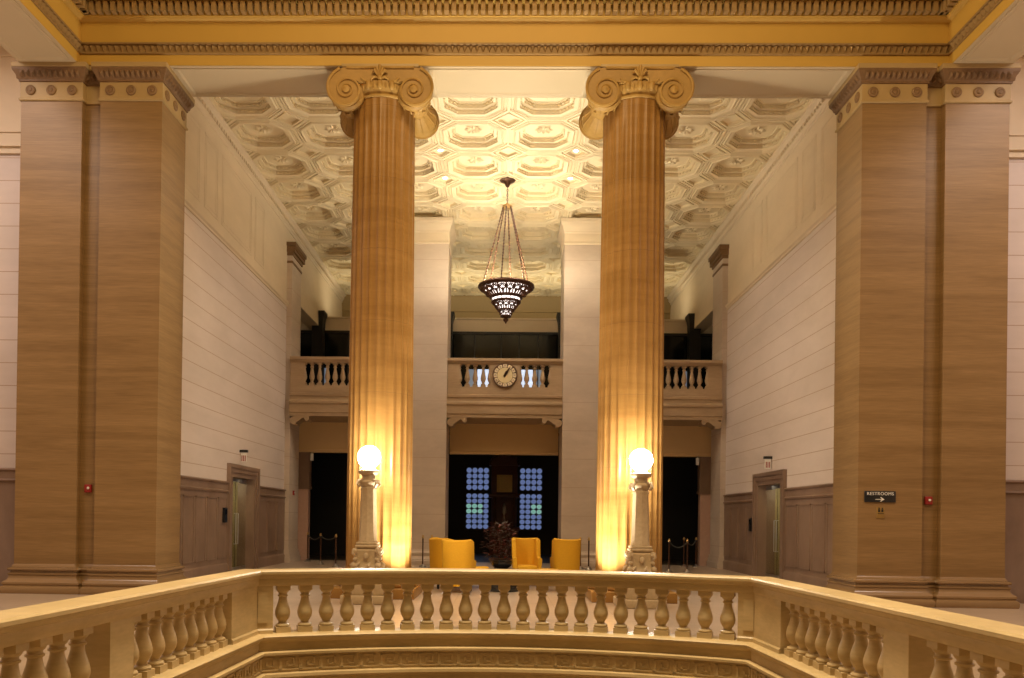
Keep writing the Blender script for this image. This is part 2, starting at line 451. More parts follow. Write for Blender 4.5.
# soffits under the beams: shallow panel mouldings
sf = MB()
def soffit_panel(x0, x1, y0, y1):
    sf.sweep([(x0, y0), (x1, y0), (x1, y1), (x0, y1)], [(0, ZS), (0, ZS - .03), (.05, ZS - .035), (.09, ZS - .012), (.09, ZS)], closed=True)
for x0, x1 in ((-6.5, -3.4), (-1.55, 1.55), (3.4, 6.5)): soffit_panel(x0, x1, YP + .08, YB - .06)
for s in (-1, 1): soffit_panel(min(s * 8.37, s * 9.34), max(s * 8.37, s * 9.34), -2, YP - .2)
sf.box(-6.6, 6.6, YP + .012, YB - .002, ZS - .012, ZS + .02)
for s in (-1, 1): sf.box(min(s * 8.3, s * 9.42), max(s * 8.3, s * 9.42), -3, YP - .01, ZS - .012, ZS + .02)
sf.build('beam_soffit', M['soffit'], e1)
# ------------------------------------------------------------------ HALL WALLS
def hall_wall(s):
    side = 'left' if s < 0 else 'right'
    dy0, dy1 = (20.88, 23.45) if s < 0 else (20.73, 23.25)
    X0, X1 = s * XW, s * (XW + .5)
    a, b = min(X0, X1), max(X0, X1)
    w = MB()
    w.box(a, b, YB, dy0 + .05, 0, 8.6); w.box(a, b, dy1 - .05, 28.3, 0, 8.6); w.box(a, b, dy0 + .05, dy1 - .05, 2.8, 8.6)
    W = w.build('wall_' + side, M['wall'], kind='structure')
    # plain frieze above
    u = MB(); u.box(a, b, YB, 28.3, 8.6, ZC + .3); u.box(a, b, 28.3, YE, 8.98, ZC + .3)
    # framed panels
    t = s * XW - s * .0
    y = YB + .35
    for L in (2.0, .9, 2.4, .9, 2.4, .9):
        if y + L > 26.1: break
        for ins, h in ((0, .006), (.10, .004)):
            yy0, yy1, z0, z1 = y + ins, y + L - ins, 8.95 + ins, 10.75 - ins
            for (p0, p1, q0, q1) in ((yy0, yy1, z0, z0 + .05), (yy0, yy1, z1 - .05, z1), (yy0, yy0 + .05, z0, z1), (yy1 - .05, yy1, z0, z1)):
                u.box(min(t, t - s * h), max(t, t - s * h), p0, p1, q0, q1)
        y += L + .3
    u.build('frieze', M['wall_plain'], W)
    pth = [(s * XW, YB), (s * XW, 26.4)] if s > 0 else [(s * XW, 26.4), (s * XW, YB)]   # inward = left of travel
    tr = MB().sweep(pth, [(0, 8.50), (.03, 8.51), (.03, 8.56), (.07, 8.60), (.07, 8.66), (.03, 8.70), (0, 8.72)])
    tr.build('string_course', M['wall_plain'], W)
    pth2 = [(s * XW, YB), (s * XW, YE)] if s > 0 else [(s * XW, YE), (s * XW, YB)]
    cr = MB().sweep(pth2, [(0, 11.05), (.03, 11.06), (.04, 11.12), (.09, 11.16), (.09, 11.22), (.14, 11.28), (.20, 11.33), (.20, ZC + .02), (0, ZC + .02)])
    for i in range(int((YE - YB) / .16)):
        y = YB + .08 + i * .16
        cr.box(min(s * (XW - .06), s * (XW - .13)), max(s * (XW - .06), s * (XW - .13)), y, y + .085, 11.17, 11.26)
    cr.build('cornice', M['wall_plain'], W)
    # marble dado with frieze band and base
    d = MB()
    segs = [(YB, dy0), (dy1, 26.4)]
    for y0, y1 in segs:
        p = [(s * XW, y0), (s * XW, y1)] if s > 0 else [(s * XW, y1), (s * XW, y0)]
        d.sweep(p, [(0, 0), (.07, 0), (.07, .24), (.05, .28), (.03, .30), (.03, 2.12), (.06, 2.14), (.075, 2.18), (.05, 2.20), (.035, 2.21), (.035, 2.36), (.07, 2.38), (.08, 2.41), (.06, 2.43), (0, 2.44)])
        n = max(2, int((y1 - y0) / .75))
        for i in range(n):
            ya, yb = y0 + (y1 - y0) * i / n + .05, y0 + (y1 - y0) * (i + 1) / n - .05
            xx = s * (XW - .03)
            for (p0, p1, q0, q1) in ((ya, yb, .42, .45), (ya, yb, 1.97, 2.0), (ya, ya + .03, .42, 2.0), (yb - .03, yb, .42, 2.0)):
                d.box(min(xx, xx - s * .018), max(xx, xx - s * .018), p0, p1, q0, q1)
    d.build('dado', M['dado'], W)
    return W, dy0, dy1
walls = {s: hall_wall(s) for s in (-1, 1)}

# doors in the side walls
def hall_door(s, n):
    dy0, dy1 = walls[s][1:]
    D = bpy.data.objects.new('door_%d' % n, None); COL.objects.link(D); D.location = (s * XW, (dy0 + dy1) / 2, 0); D['kind'] = 'structure'
    def b(mb, x0, x1, y0, y1, z0, z1): mb.box(min(s * x0, s * x1), max(s * x0, s * x1), y0, y1, z0, z1)
    fr = MB(); fw = .34
    for ins, pr, w in ((0, .10, .10), (.10, .075, .12), (.22, .05, .12)):
        y0, y1, zt = dy0 + ins, dy1 - ins, 2.92 - ins
        b(fr, XW - pr, XW + .45, y0, y0 + w, 0, zt); b(fr, XW - pr, XW + .45, y1 - w, y1, 0, zt); b(fr, XW - pr, XW + .45, y0 + w, y1 - w, zt - w, zt)
    fr.build('door_frame', M['dado'], D, world=True)
    lf = MB()
    ym = (dy0 + dy1) / 2; y0, y1 = dy0 + fw, dy1 - fw; zt = 2.92 - fw
    box_in = MB(); b(box_in, XW + 1.3, XW + 1.4, y0 - .4, y1 + .4, 0, zt + .3); b(box_in, XW + .5, XW + 1.4, y0 - .4, y0 - .3, 0, zt + .3); b(box_in, XW + .5, XW + 1.4, y1 + .3, y1 + .4, 0, zt + .3); b(box_in, XW + .5, XW + 1.4, y0 - .4, y1 + .4, zt + .02, zt + .1)
    box_in.build('vestibule_lining', M['corridor'], D, world=True)
    for k, (a0, a1) in enumerate(((y0, ym - .004), (ym + .004, y1))):
        g = MB(); b(g, XW + .20, XW + .212, a0 + .012, a1 - .012, .1, zt - .1)
        leaf = g.build('door_leaf', M['glass'], D, world=True)
        rail = MB(); b(rail, XW + .185, XW + .227, a0 + .008, a1 - .008, .01, .1); b(rail, XW + .185, XW + .227, a0 + .008, a1 - .008, zt - .1, zt - .005)
        rail.build('door_rail', M['steel'], leaf, world=False).matrix_parent_inverse = Matrix.Translation((-D.location.x, -D.location.y, 0))
        hy = ym - .09 if k == 0 else ym + .09
        h = MB().tube([(s * (XW + .20), hy, .75), (s * (XW + .14), hy, .75), (s * (XW + .14), hy, 1.6), (s * (XW + .20), hy, 1.6)], .011)
        h.build('door_handle', M['steel'], leaf).matrix_parent_inverse = Matrix.Translation((-D.location.x, -D.location.y, 0))
    cl = MB(); b(cl, XW + .12, XW + .20, ym + .25, ym + .7, zt - .13, zt - .03); cl.build('door_closer', M['steel'], D, world=True)
    return D
hall_door(-1, 1); hall_door(1, 2)

# outer aisle walls facing the camera beside the piers
for s in (-1, 1):
    side = 'left' if s < 0 else 'right'
    def b(mb, x0, x1, *r): mb.box(min(s * x0, s * x1), max(s * x0, s * x1), *r)
    w = MB(); b(w, 9.43, 13.2, 16.2, 16.6, 0, 8.9); b(w, 7.8, 9.43, YB, 16.6, 0, 12.2)
    W = w.build('wall_aisle_' + side, M['wall'], kind='structure')
    u = MB(); b(u, 9.43, 13.2, 16.2, 16.6, 8.9, 11.2)
    for z in (8.9, 9.05, 10.9): b(u, 9.43, 13.2, 16.14, 16.2, z, z + .06)
    b(u, 9.7, 13, 16.17, 16.2, 9.35, 10.7)
    u.build('frieze', M['wall_plain'], W)
    d = MB().sweep([(9.43, 16.2), (13.2, 16.2)] if s > 0 else [(-13.2, 16.2), (-9.43, 16.2)], [(0, 0), (-.07, 0), (-.07, .24), (-.03, .3), (-.03, 2.16), (-.08, 2.2), (-.04, 2.24), (-.04, 2.38), (-.08, 2.42), (0, 2.46)])
    d.build('dado', M['dado'], W)
    c = MB(); b(c, 9.42, 13.2, -3, 16.6, 11.2, 11.5)
    for i in range(14):
        y = 15.2 - i * 1.3
        for (x0, x1, y0, y1) in ((9.8, 12.8, y - .5, y - .45), (9.8, 12.8, y + .45, y + .5), (9.8, 9.85, y - .5, y + .5)): b(c, x0, x1, y0, y1, 11.12, 11.2)
    c.build('ceiling_aisle_' + side, M['ceiling'], kind='structure')
    o = MB(); b(o, 13., 13.4, -3, 16.6, 0, 11.5); o.build('wall_outer_' + side, M['wall'], kind='structure')

# ------------------------------------------------------------------ COFFERED CEILING
ce = MB()
def octa(cx, cy, hx, hy, cut, z):
    c = cut
    return [(cx - hx + c, cy - hy, z), (cx + hx - c, cy - hy, z), (cx + hx, cy - hy + c, z), (cx + hx, cy + hy - c, z),
            (cx + hx - c, cy + hy, z), (cx - hx + c, cy + hy, z), (cx - hx, cy + hy - c, z), (cx - hx, cy - hy + c, z)]
def rings(mb, rs):
    n = len(rs[0]); vs = [v for r in rs for v in r]
    fs = [(k * n + i, k * n + (i + 1) % n, (k + 1) * n + (i + 1) % n, (k + 1) * n + i) for k in range(len(rs) - 1) for i in range(n)]
    fs.append(tuple((len(rs) - 1) * n + i for i in range(n)))
    mb.add(vs, fs)
hx, hy = PITCHX / 2, PITCHY / 2
DC = .47
dents = MB()
for ix in range(NX):
    for iy in range(ROWS):
        cx = -XW + PITCHX * (ix + .5); cy = Y0C + PITCHY * (iy + .5)
        def R(ins, z): return octa(cx, cy, hx - ins, hy - ins, max(.05, DC - ins * .586), ZC + z)
        rings(ce, [R(0, 0), R(.03, 0), R(.035, .05), R(.06, .05), R(.065, .0), R(.10, .0), R(.105, .04), R(.125, .04), R(.13, .0), R(.16, -.02), R(.19, .005), R(.27, .012), R(.273, .115), R(.37, .12), R(.373, .215), R(.42, .215), R(.43, .195), R(.45, .195), R(.46, .22)])
        # dentils round both steps and a rosette in the panel
        for ins, z0, z1, dep in ((.275, .05, .09, .03), (.375, .15, .19, .03)):
            ring = octa(cx, cy, hx - ins, hy - ins, DC - ins * .586, 0)
            for k in range(8):
                A, B = Vector(ring[k][:2]), Vector(ring[(k + 1) % 8][:2]); l = (B - A).length; d = (B - A) / l; nn = Vector((-d.y, d.x))
                m = max(2, int(l / .1))
                for i in range(m):
                    c = A + d * (l * (i + .5) / m); w = .025
                    q = [c - d * w, c + d * w, c + d * w + nn * dep, c - d * w + nn * dep]
                    dents.add([(*p, ZC + z0) for p in q] + [(*p, ZC + z1) for p in q], [(0, 1, 2, 3), (2, 3, 7, 6), (1, 2, 6, 5), (3, 0, 4, 7), (4, 5, 6, 7)])
        ros = [(.0, .28)] 
        for k in range(8):
            a = 2 * PI * k / 8
            c = (cx + .13 * math.cos(a), cy + .13 * math.sin(a))
            e, f_ = (math.cos(a), math.sin(a)), (-math.sin(a), math.cos(a))
            vs = [(c[0] - .09 * e[0], c[1] - .09 * e[1], ZC + .20), (c[0] + .045 * f_[0], c[1] + .045 * f_[1], ZC + .195), (c[0] + .12 * e[0], c[1] + .12 * e[1], ZC + .19), (c[0] - .045 * f_[0], c[1] - .045 * f_[1], ZC + .195), (c[0], c[1], ZC + .15)]
            dents.add(vs, [(0, 1, 4), (1, 2, 4), (2, 3, 4), (3, 0, 4)])
# diamonds at the grid corners (full, half at the walls)
for ix in range(NX + 1):
    for iy in range(ROWS + 1):
        cx = -XW + PITCHX * ix; cy = Y0C + PITCHY * iy
        def D(r, z):
            pts = [(cx, cy - r, ZC + z), (cx + r, cy, ZC + z), (cx, cy + r, ZC + z), (cx - r, cy, ZC + z)]
            return pts
        rings(ce, [D(DC, 0), D(DC - .06, 0), D(DC - .07, .05), D(DC - .11, .05), D(DC - .12, 0), D(DC - .19, -.005), D(DC - .195, .07), D(DC - .25, .075), D(.06, .075)])
CE = ce.build('ceiling', M['ceiling'], kind='structure', smooth=20)
dents.build('coffer_carving', M['ceiling'], CE, smooth=0)
MB().box(-8, 8, YB - .2, YE + .2, ZC + .45, ZC + .6).build('ceiling_slab', M['ceiling'], kind='structure')
# downlights set in the diamonds
d0 = None
for x, y, txt in ((-PITCHX, Y0C + 3 * PITCHY, 'front left'), (PITCHX, Y0C + 3 * PITCHY, 'front right'), (-PITCHX, Y0C + 4 * PITCHY, 'rear left'), (PITCHX, Y0C + 4 * PITCHY, 'rear right')):
    lab = 'small lit recessed downlight in a ceiling diamond, %s of the four around the chandelier' % txt
    if d0 is None:
        d0 = thing('downlight', lab, 'ceiling light', (x, y, ZC + .06), group='recessed downlights in the coffered ceiling')
        MB().lathe([(.062, 0), (.085, -.012), (.09, .0), (.09, .03)], n=20, cap=False).build('trim_ring', M['white'], d0)
        MB().lathe([(.0, .006), (.062, .006), (.062, .02)], n=20, cap=False).build('lens', M['downlight'], d0)
    else: copy_tree(d0, (x, y, ZC + .06), label=lab)

# ------------------------------------------------------------------ COLUMNS
ZB, ZT = .56, 9.64
def column(s):
    X, Y = s * 2.47, 15.84
    lab = ('fluted ionic column on the left, standing behind the left globe lamp' if s < 0 else 'fluted ionic column on the right, standing behind the right globe lamp')
    r = thing('fluted_column', lab, 'column', (X, Y, 0))
    MB().bbox(-.80, .80, -.80, .80, 0, .20, .012).build('plinth', M['column'], r)
    MB().lathe([(.70, .19), (.775, .20), (.80, .235), (.80, .27), (.775, .305), (.72, .315), (.70, .325), (.685, .34), (.665, .37), (.665, .39), (.69, .41), (.70, .42), (.735, .435), (.745, .46), (.735, .49), (.70, .505), (.665, .515), (.66, .53), (.645, ZB + .02)], n=64).build('base', M['column'], r)
    nf, per = 24, 6
    sh = MB(); vs, fs = [], []
    K = 26; n = nf * per
    for k in range(K):
        t = k / (K - 1); z = ZB + (ZT - ZB) * t
        rr = .645 - .045 * (t ** 1.7)
        fl_ = min(1., min(t, 1 - t) * 30)
        for i in range(n):
            u = (i % per) / per
            dep = 0. if u < .16 else .034 * math.sin(PI * (u - .16) / .84) ** .7
            q = rr - dep * fl_; a = 2 * PI * i / n
            vs.append((q * math.cos(a), q * math.sin(a), z))
    for k in range(K - 1):
        for i in range(n):
            j = (i + 1) % n; fs.append((k * n + i, k * n + j, (k + 1) * n + j, (k + 1) * n + i))
    fs.append(tuple(range(n))[::-1]); fs.append(tuple((K - 1) * n + i for i in range(n)))
    sh.add(vs, fs).build('shaft', M['column'], r, smooth=25)
    # capital
    cp = MB().lathe([(.60, 9.60), (.625, 9.61), (.635, 9.635), (.615, 9.66), (.63, 9.69), (.67, 9.74), (.70, 9.80), (.70, 9.87), (.60, 9.90)], n=48)
    cap = cp.build('capital', M['capital'], r)
    yf = .66          # volute faces front and back
    vc = .645; vz = 9.71
    def spiral(t, r0=.43, r1=.07, turns=2.4):
        a = PI / 2 + 2 * PI * turns * t
        return (r0 * (r1 / r0) ** t), a
    vol = MB(); fil = MB(); eye = MB(); egg = MB()
    for f in (-1, 1):
        y0, y1 = f * (yf - .10), f * yf
        # cushion band between the two volutes
        band = [(-vc, vz + .43), (vc, vz + .43), (vc, vz + .2), (.35, vz + .14), (0, vz + .12), (-.35, vz + .14), (-vc, vz + .2)]
        vol.prism(band, min(y0, y1), max(y0, y1), 'y')
        for h in (-1, 1):
            # outer outline of each volute (first turn), as a solid
            pts = []
            for i in range(49):
                rr, a = spiral(i / 48 / 2.4)
                pts.append((h * (vc + 0) - h * rr * math.cos(a), vz + rr * math.sin(a)))
            pts.append((h * vc - h * .0, vz + .2))
            vol.prism(pts, min(y0, y1), max(y0, y1), 'y')
            path = []
            for i in range(90):
                rr, a = spiral(.02 + .95 * i / 89)
                path.append((h * vc - h * rr * math.cos(a), y1 + f * .008, vz + rr * math.sin(a)))
            fil.tube(path, [.03 - .016 * i / 89 for i in range(90)], n=6)
            fil.tube([(h * vc - h * .0, y1 + f * .008, vz + .415), (0, y1 + f * .008, vz + .415)], .026, n=6)
            fil.tube([(h * (vc - .28), y1 + f * .008, vz + .215), (h * .3, y1 + f * .008, vz + .16), (h * .18, y1 + f * .008, vz + .125)], .02, n=6)
            eye.lathe([(.075, 0), (.075, f * .025), (.05, f * .042), (.0, f * .05)], c=(h * vc, y1, vz), n=20, axis='y', cap=False)
        # egg and dart row
        for k in range(-3, 4):
            a = k * .33
            x, y = .69 * math.sin(a), f * .69 * math.cos(a)
            egg.sphere((x, y, 9.79), .078, n=12, sc=(.75, .75, 1.2))
            if k < 3:
                a2 = a + .165; egg.sphere((.69 * math.sin(a2), f * .69 * math.cos(a2), 9.78), .03, n=8, sc=(.6, .6, 2.6))
    # bolsters joining front and rear volutes
    for h in (-1, 1):
        prof = [(.30, -yf + .08), (.335, -yf + .13), (.33, -.46), (.22, -.36), (.17, -.20), (.19, -.10), (.22, -.035), (.22, .035), (.19, .10), (.24, .22), (.32, .36), (.335, yf - .13), (.30, yf - .08)]
        vol.lathe(prof, c=(h * vc, 0, vz), n=32, axis='y')
        for j in range(14):
            a = 2 * PI * j / 14
            for g in (-1, 1):
                pth = [(h * vc + (q + .004) * math.cos(a), g * yy, vz + (q + .004) * math.sin(a)) for q, yy in ((.19, .10), (.24, .22), (.32, .36), (.335, .52))]
                fil.tube(pth, [.008, .014, .016, .006], n=5)
    vol.build('volute', M['capital'], cap); fil.build('scroll_fillet', M['capital'], cap); eye.build('eye', M['capital'], cap); egg.build('egg_and_dart', M['capital'], cap)
    # palmette at the centre of each face
    pm = MB()
    for f in (-1, 1):
        y1 = f * (yf + .02)
        for k in range(-2, 3):
            a = k * .42
            pts = [(.0, y1, vz + .19), (.07 * math.sin(a), y1 + f * .03, vz + .30 - abs(k) * .01), (.125 * math.sin(a) * 1.1, y1 + f * .045, vz + .43 - .045 * abs(k)), (.15 * math.sin(a) * 1.25, y1 + f * .01, vz + .45 - .07 * abs(k))]
            pm.tube(pts, [.02, .03, .03, .012], n=6)
        pm.sphere((0, y1 + f * .03, vz + .19), .05, n=10)
        for h in (-1, 1): pm.tube([(h * .02, y1, vz + .19), (h * .09, y1 + f * .02, vz + .22), (h * .15, y1 + f * .02, vz + .19), (h * .17, y1, vz + .15)], [.02, .025, .025, .015], n=6)
    pm.build('palmette', M['capital'], cap)
    ab = MB().bbox(-.74, .74, -.68, .68, vz + .425, ZS - .004, .012)
    ab.build('abacus', M['band'], cap)
    return r
column(-1); column(1)

# ------------------------------------------------------------------ GLOBE LAMPS
def lamp(s):
    X, Y = s * 2.455, 14.44
    r = thing('globe_lamp', 'carved stone pedestal lamp with lit white globe before the %s fluted column' % ('left' if s < 0 else 'right'), 'lamp', (X, Y, 0))
    MB().bbox(-.42, .42, -.38, .38, 0, .16, .02).bbox(-.36, .36, -.33, .33, .16, .46, .015).bbox(-.40, .40, -.36, .36, .46, .57, .03).build('plinth', M['lamp_stone'], r)
    b = MB()
    b.v.extend([]); q = MB().lathe([(.36, .57), (.36, .62), (.31, .66), (.27, .72), (.255, .86), (.27, .95), (.23, 1.0), (.20, 1.02)], n=4)
    ca = math.cos(PI / 4); b.add([((x - y) * ca, (x + y) * ca, z) for x, y, z in q.v], q.f)
    base = b.build('carved_base', M['lamp_stone'], r)
    sc = MB()
    for k in range(4):
        a = PI / 4 + k * PI / 2
        for rr, z, q in ((.30, .68, .055), (.275, .79, .04), (.28, .93, .045)):
            sc.sphere((rr * math.cos(a), rr * math.sin(a), z), q, n=10)
        sc.tube([(.24 * math.cos(a), .24 * math.sin(a), .98), (.31 * math.cos(a), .31 * math.sin(a), .96), (.32 * math.cos(a), .32 * math.sin(a), .90), (.28 * math.cos(a), .28 * math.sin(a), .85)], [.02, .032, .03, .02], n=8)
    for k in range(8):
        a = k * PI / 4
        sc.sphere((.195 * math.cos(a), .195 * math.sin(a), .84), .05, n=8, sc=(1, 1, 1.4))
        sc.tube([(.27 * math.cos(a), .27 * math.sin(a), .6), (.29 * math.cos(a + .2), .29 * math.sin(a + .2), .68), (.25 * math.cos(a + .35), .25 * math.sin(a + .35), .74)], [.03, .035, .015], n=6)
    sc.build('scroll_carving', M['lamp_stone'], base)
    MB().bbox(-.20, .20, -.20, .20, 1.0, 1.05, .015).bbox(-.185, .185, -.185, .185, 1.05, 1.10, .015).build('collar', M['lamp_stone'], r)
    # tapering octagonal shaft
    MB().lathe([(.17, 1.09), (.175, 1.12), (.165, 1.14), (.14, 2.02), (.15, 2.04), (.15, 2.07), (.13, 2.08), (.13, 2.12)], n=8).build('shaft', M['lamp_stone'], r)
    cp = MB().lathe([(.12, 2.10), (.16, 2.14), (.17, 2.18), (.14, 2.20), (.12, 2.22), (.12, 2.30), (.17, 2.33), (.19, 2.36), (.19, 2.39), (.12, 2.41), (.12, 2.45)], n=24)
    for k in range(4):
        a = PI / 4 + k * PI / 2
        cp.tube([(.15 * math.cos(a), .15 * math.sin(a), 2.22), (.22 * math.cos(a), .22 * math.sin(a), 2.2), (.245 * math.cos(a), .245 * math.sin(a), 2.14), (.21 * math.cos(a), .21 * math.sin(a), 2.10), (.19 * math.cos(a), .19 * math.sin(a), 2.14)], [.025, .03, .03, .025, .015], n=8)
    cp.build('lamp_capital', M['lamp_stone'], r)
    MB().sphere((0, 0, 2.635), .205, n=32).build('globe', M['globe'], r)
lamp(-1); lamp(1)

# ------------------------------------------------------------------ HALL PIERS (inner) and wall pilasters
def poly_rect(x0, x1, y0, y1): return [(x0, y0), (x1, y0), (x1, y1), (x0, y1)]
def hall_pier(s):
    x0, x1, y0, y1 = -.595, .595, 0, 1.5
    r = thing('square_pier', 'tall pale square stone pier %s the central balcony, reaching the coffered ceiling' % ('left of' if s < 0 else 'right of'), 'pier', (s * 2.495, 26.2, 0))
    P = poly_rect(x0, x1, y0, y1)
    def sw(pr): return MB().sweep(P, [(-o, z) for o, z in pr], closed=True, cap_tb=True)
    sw([(0, .5), (0, 10.6)]).build('shaft', M['inner_pier'], r)
    sw([(.14, 0), (.15, .05), (.15, .14), (.12, .17), (.12, .2), (.08, .24), (.06, .3), (.08, .34), (.09, .4), (.06, .44), (.02, .46), (0, .52)]).build('base', M['inner_pier'], r)
    sw([(.01, 10.55), (.03, 10.57), (.03, 10.62), (.012, 10.64), (.012, 10.92), (.03, 10.94), (.03, 10.98)]).build('neck_band', M['wall_plain'], r)
    sw([(.02, 10.97), (.04, 11.0), (.06, 11.1), (.12, 11.2), (.12, 11.24), (.14, 11.26), (.14, ZC - .01)]).build('crown_moulding', M['wall_plain'], r)
hall_pier(-1); hall_pier(1)
def pilaster(s):
    r = thing('wall_pilaster', 'tan stone pilaster on the %s hall wall beside the balcony end' % ('left' if s < 0 else 'right'), 'pilaster', (s * XW, 26.4, 0))
    def b(mb, x0, x1, y0, y1, z0, z1): mb.box(min(-s * x0, -s * x1), max(-s * x0, -s * x1), y0, y1, z0, z1)
    m = MB(); b(m, 0, .17, 0, 1.2, .4, 10.2); m.build('shaft', M['inner_pier'], r)
    m = MB(); b(m, 0, .26, -.08, 1.28, 0, .2); b(m, 0, .23, -.05, 1.25, .2, .32); b(m, 0, .20, -.03, 1.23, .32, .42); m.build('base', M['inner_pier'], r)
    m = MB(); b(m, 0, .19, -.02, 1.22, 9.95, 10.02); b(m, 0, .21, -.04, 1.24, 10.2, 10.3); b(m, 0, .27, -.08, 1.3, 10.3, 10.5); b(m, 0, .31, -.12, 1.34, 10.5, 10.62)
    for i in range(9): b(m, .26, .30, -.08 + i * .15, .0 + i * .15, 10.38, 10.5)
    m.build('crown_moulding', M['crown'], r)
pilaster(-1); pilaster(1)

# ------------------------------------------------------------------ BALCONIES
YF = 26.3
def bal_small():
    return MB().lathe([(.05, .06), (.075, .075), (.075, .10), (.045, .12), (.045, .15), (.085, .24), (.09, .30), (.07, .40), (.045, .53), (.042, .58), (.06, .60), (.06, .63), (.04, .65), (.065, .69), (.065, .71)], n=16).box(-.085, .085, -.085, .085, 0, .065).box(-.075, .075, -.075, .075, .70, .752)
sb0 = None
def console(flip):
    """S-scroll bracket outline in x (along the balcony) and z; x=0 at the pier, runs to +.66"""
    out = []
    for i in range(17):      # big scroll at the pier end
        a = PI * .5 + (PI * 1.15) * i / 16
        out.append((.17 + .17 * math.cos(a), -.15 + .13 * math.sin(a)))
    out = [(0.0, 0.0)] + out
    out += [(.20, -.235), (.30, -.17), (.40, -.09), (.46, -.06), (.50, -.075)]
    for i in range(12):
        a = PI * 1.0 + (PI * 1.2) * i / 11
        out.append((.585 + .075 * math.cos(a), -.085 + .075 * math.sin(a)))
    out += [(.66, 0.0)]
    return [(x * flip, z) for x, z in out]
def balcony(x0, x1, bx, label, peds, ends):
    """bx = baluster xs; peds = pedestal x ranges; ends = which ends carry a console"""
    global sb0
    r = thing('balcony', label, 'balcony', ((x0 + x1) / 2, YF, 4.856))
    X0, X1 = x0, x1
    def sw(pr): return MB().sweep([(X0, YF), (X1, YF)], pr)     # left of travel = +y (into the building)
    sw([(-.09, 6.812), (.22, 6.812), (.22, 6.635), (-.02, 6.635), (-.05, 6.684), (-.09, 6.724)]).build('handrail', M['balcony'], r, world=True)
    sw([(.0, 5.882), (.20, 5.882), (.20, 5.609), (-.0, 5.609), (-.0, 5.834)]).build('plinth_course', M['balcony'], r, world=True)
    sw([(-.02, 5.628), (-.06, 5.609), (-.06, 5.530), (-.03, 5.511), (-.03, 5.413), (-.08, 5.384), (-.14, 5.335), (-.14, 5.276), (-.10, 5.257), (-.10, 4.983), (-.07, 4.953), (-.07, 4.856), (4.5, 4.856), (4.5, 5.628)]).build('fascia', M['balcony'], r, world=True)
    for a, b in peds:
        MB().box(a, b, YF, YF + .18, 5.882, 6.635).build('pedestal', M['balcony'], r, world=True)
    for x in bx:
        loc = (x - r.location.x, .09, 5.882 - 4.856)
        if sb0 is None:
            sb0 = bal_small().build('baluster', M['balcony'], r); sb0.location = loc
        else: copy_mesh(sb0, r, loc)
    for e in ends:
        xx = x0 if e < 0 else x1
        MB().prism([(xx + px, 4.856 + pz) for px, pz in console(1 if e < 0 else -1)], YF - .06, YF + .5, 'y').build('bracket', M['balcony'], r, world=True)
    return r
cb = [v * sg for sg in (-1, 1) for v in (.715, .98, 1.242)]
balcony(-1.895, 1.895, cb + [-.49, .49, -1.5, 1.5], 'stone balcony section in the centre, with round clock on its front', [(-.49, .49), (-1.895, -1.5), (1.5, 1.895)], (-1, 1))
sx = [5.37 + .256 * k for k in range(-7, 6)]
balcony(-7.10, -3.10, [-x for x in sx], 'stone balcony section at left, reaching the left hall wall', [(-7.10, -6.64), (-3.5, -3.10)], (-1, 1))
balcony(3.10, 7.10, sx, 'stone balcony section at right, reaching the right hall wall', [(6.64, 7.10), (3.10, 3.5)], (-1, 1))

# clock on the centre pedestal
ck = thing('round_clock', 'round cream clock with dark hands on the front of the central balcony', 'clock', (0, YF - .0, 6.26))
MB().lathe([(.41, 0), (.415, -.05), (.39, -.075), (.365, -.06), (.365, 0)], n=40, axis='y', cap=False).build('bezel', M['clockdark'], ck)
MB().lathe([(.385, -.03), (.385, -.045), (.0, -.045)], n=40, axis='y', cap=False).build('numeral_ring', M['clockdark'], ck)
MB().lathe([(.255, -.04), (.255, -.06), (.0, -.06)], n=36, axis='y', cap=False).build('dial', M['clockface'], ck)
ROMAN = ['XII', 'I', 'II', 'III', 'IV', 'V', 'VI', 'VII', 'VIII', 'IX', 'X', 'XI']
nb = MB(); nm = MB()
for k in range(12):
    a = 2 * PI * k / 12
    c = (.317 * math.sin(a), .317 * math.cos(a))
    def rp(u, v): return (c[0] + u * math.cos(a) + v * math.sin(a), c[1] - u * math.sin(a) + v * math.cos(a))
    nb.prism([rp(u, v) for u, v in ((-.066, -.035), (-.05, -.052), (.05, -.052), (.066, -.035), (.07, .03), (.05, .05), (-.05, .05), (-.07, .03))], -.062, -.04, 'y')
    st = ROMAN[k]; wd = {'I': .016, 'V': .034, 'X': .034}; tot = sum(wd[q] for q in st); u = -tot / 2
    def bar(u0, u1, v0=-.03, v1=.03): nm.prism([rp(u0 - .003, v0), rp(u0 + .003, v0), rp(u1 + .003, v1), rp(u1 - .003, v1)], -.066, -.06, 'y')
    for q in st:
        w_ = wd[q]; m_ = u + w_ / 2
        if q == 'I': bar(m_, m_)
        elif q == 'V': bar(m_, m_ - .013); bar(m_, m_ + .013)
        else: bar(m_ - .013, m_ + .013); bar(m_ + .013, m_ - .013)
        u += w_
nb.build('numeral_block', M['clockgold'], ck); nm.build('numerals', M['clockdark'], ck, smooth=0)
def hand(ang, l, w, nm_):
    d = (math.sin(ang), math.cos(ang)); p = (d[1], -d[0])
    pts = [(-.06 * d[0] - w * p[0], -.06 * d[1] - w * p[1]), (l * .6 * d[0] - w * 1.3 * p[0], l * .6 * d[1] - w * 1.3 * p[1]), (l * d[0], l * d[1]), (l * .6 * d[0] + w * 1.3 * p[0], l * .6 * d[1] + w * 1.3 * p[1]), (-.06 * d[0] + w * p[0], -.06 * d[1] + w * p[1])]
    MB().prism(pts, -.085, -.07, 'y').build(nm_, M['clockdark'], ck, smooth=0)
hand(.56, .33, .022, 'minute_hand'); hand(.50, .20, .034, 'hour_hand')

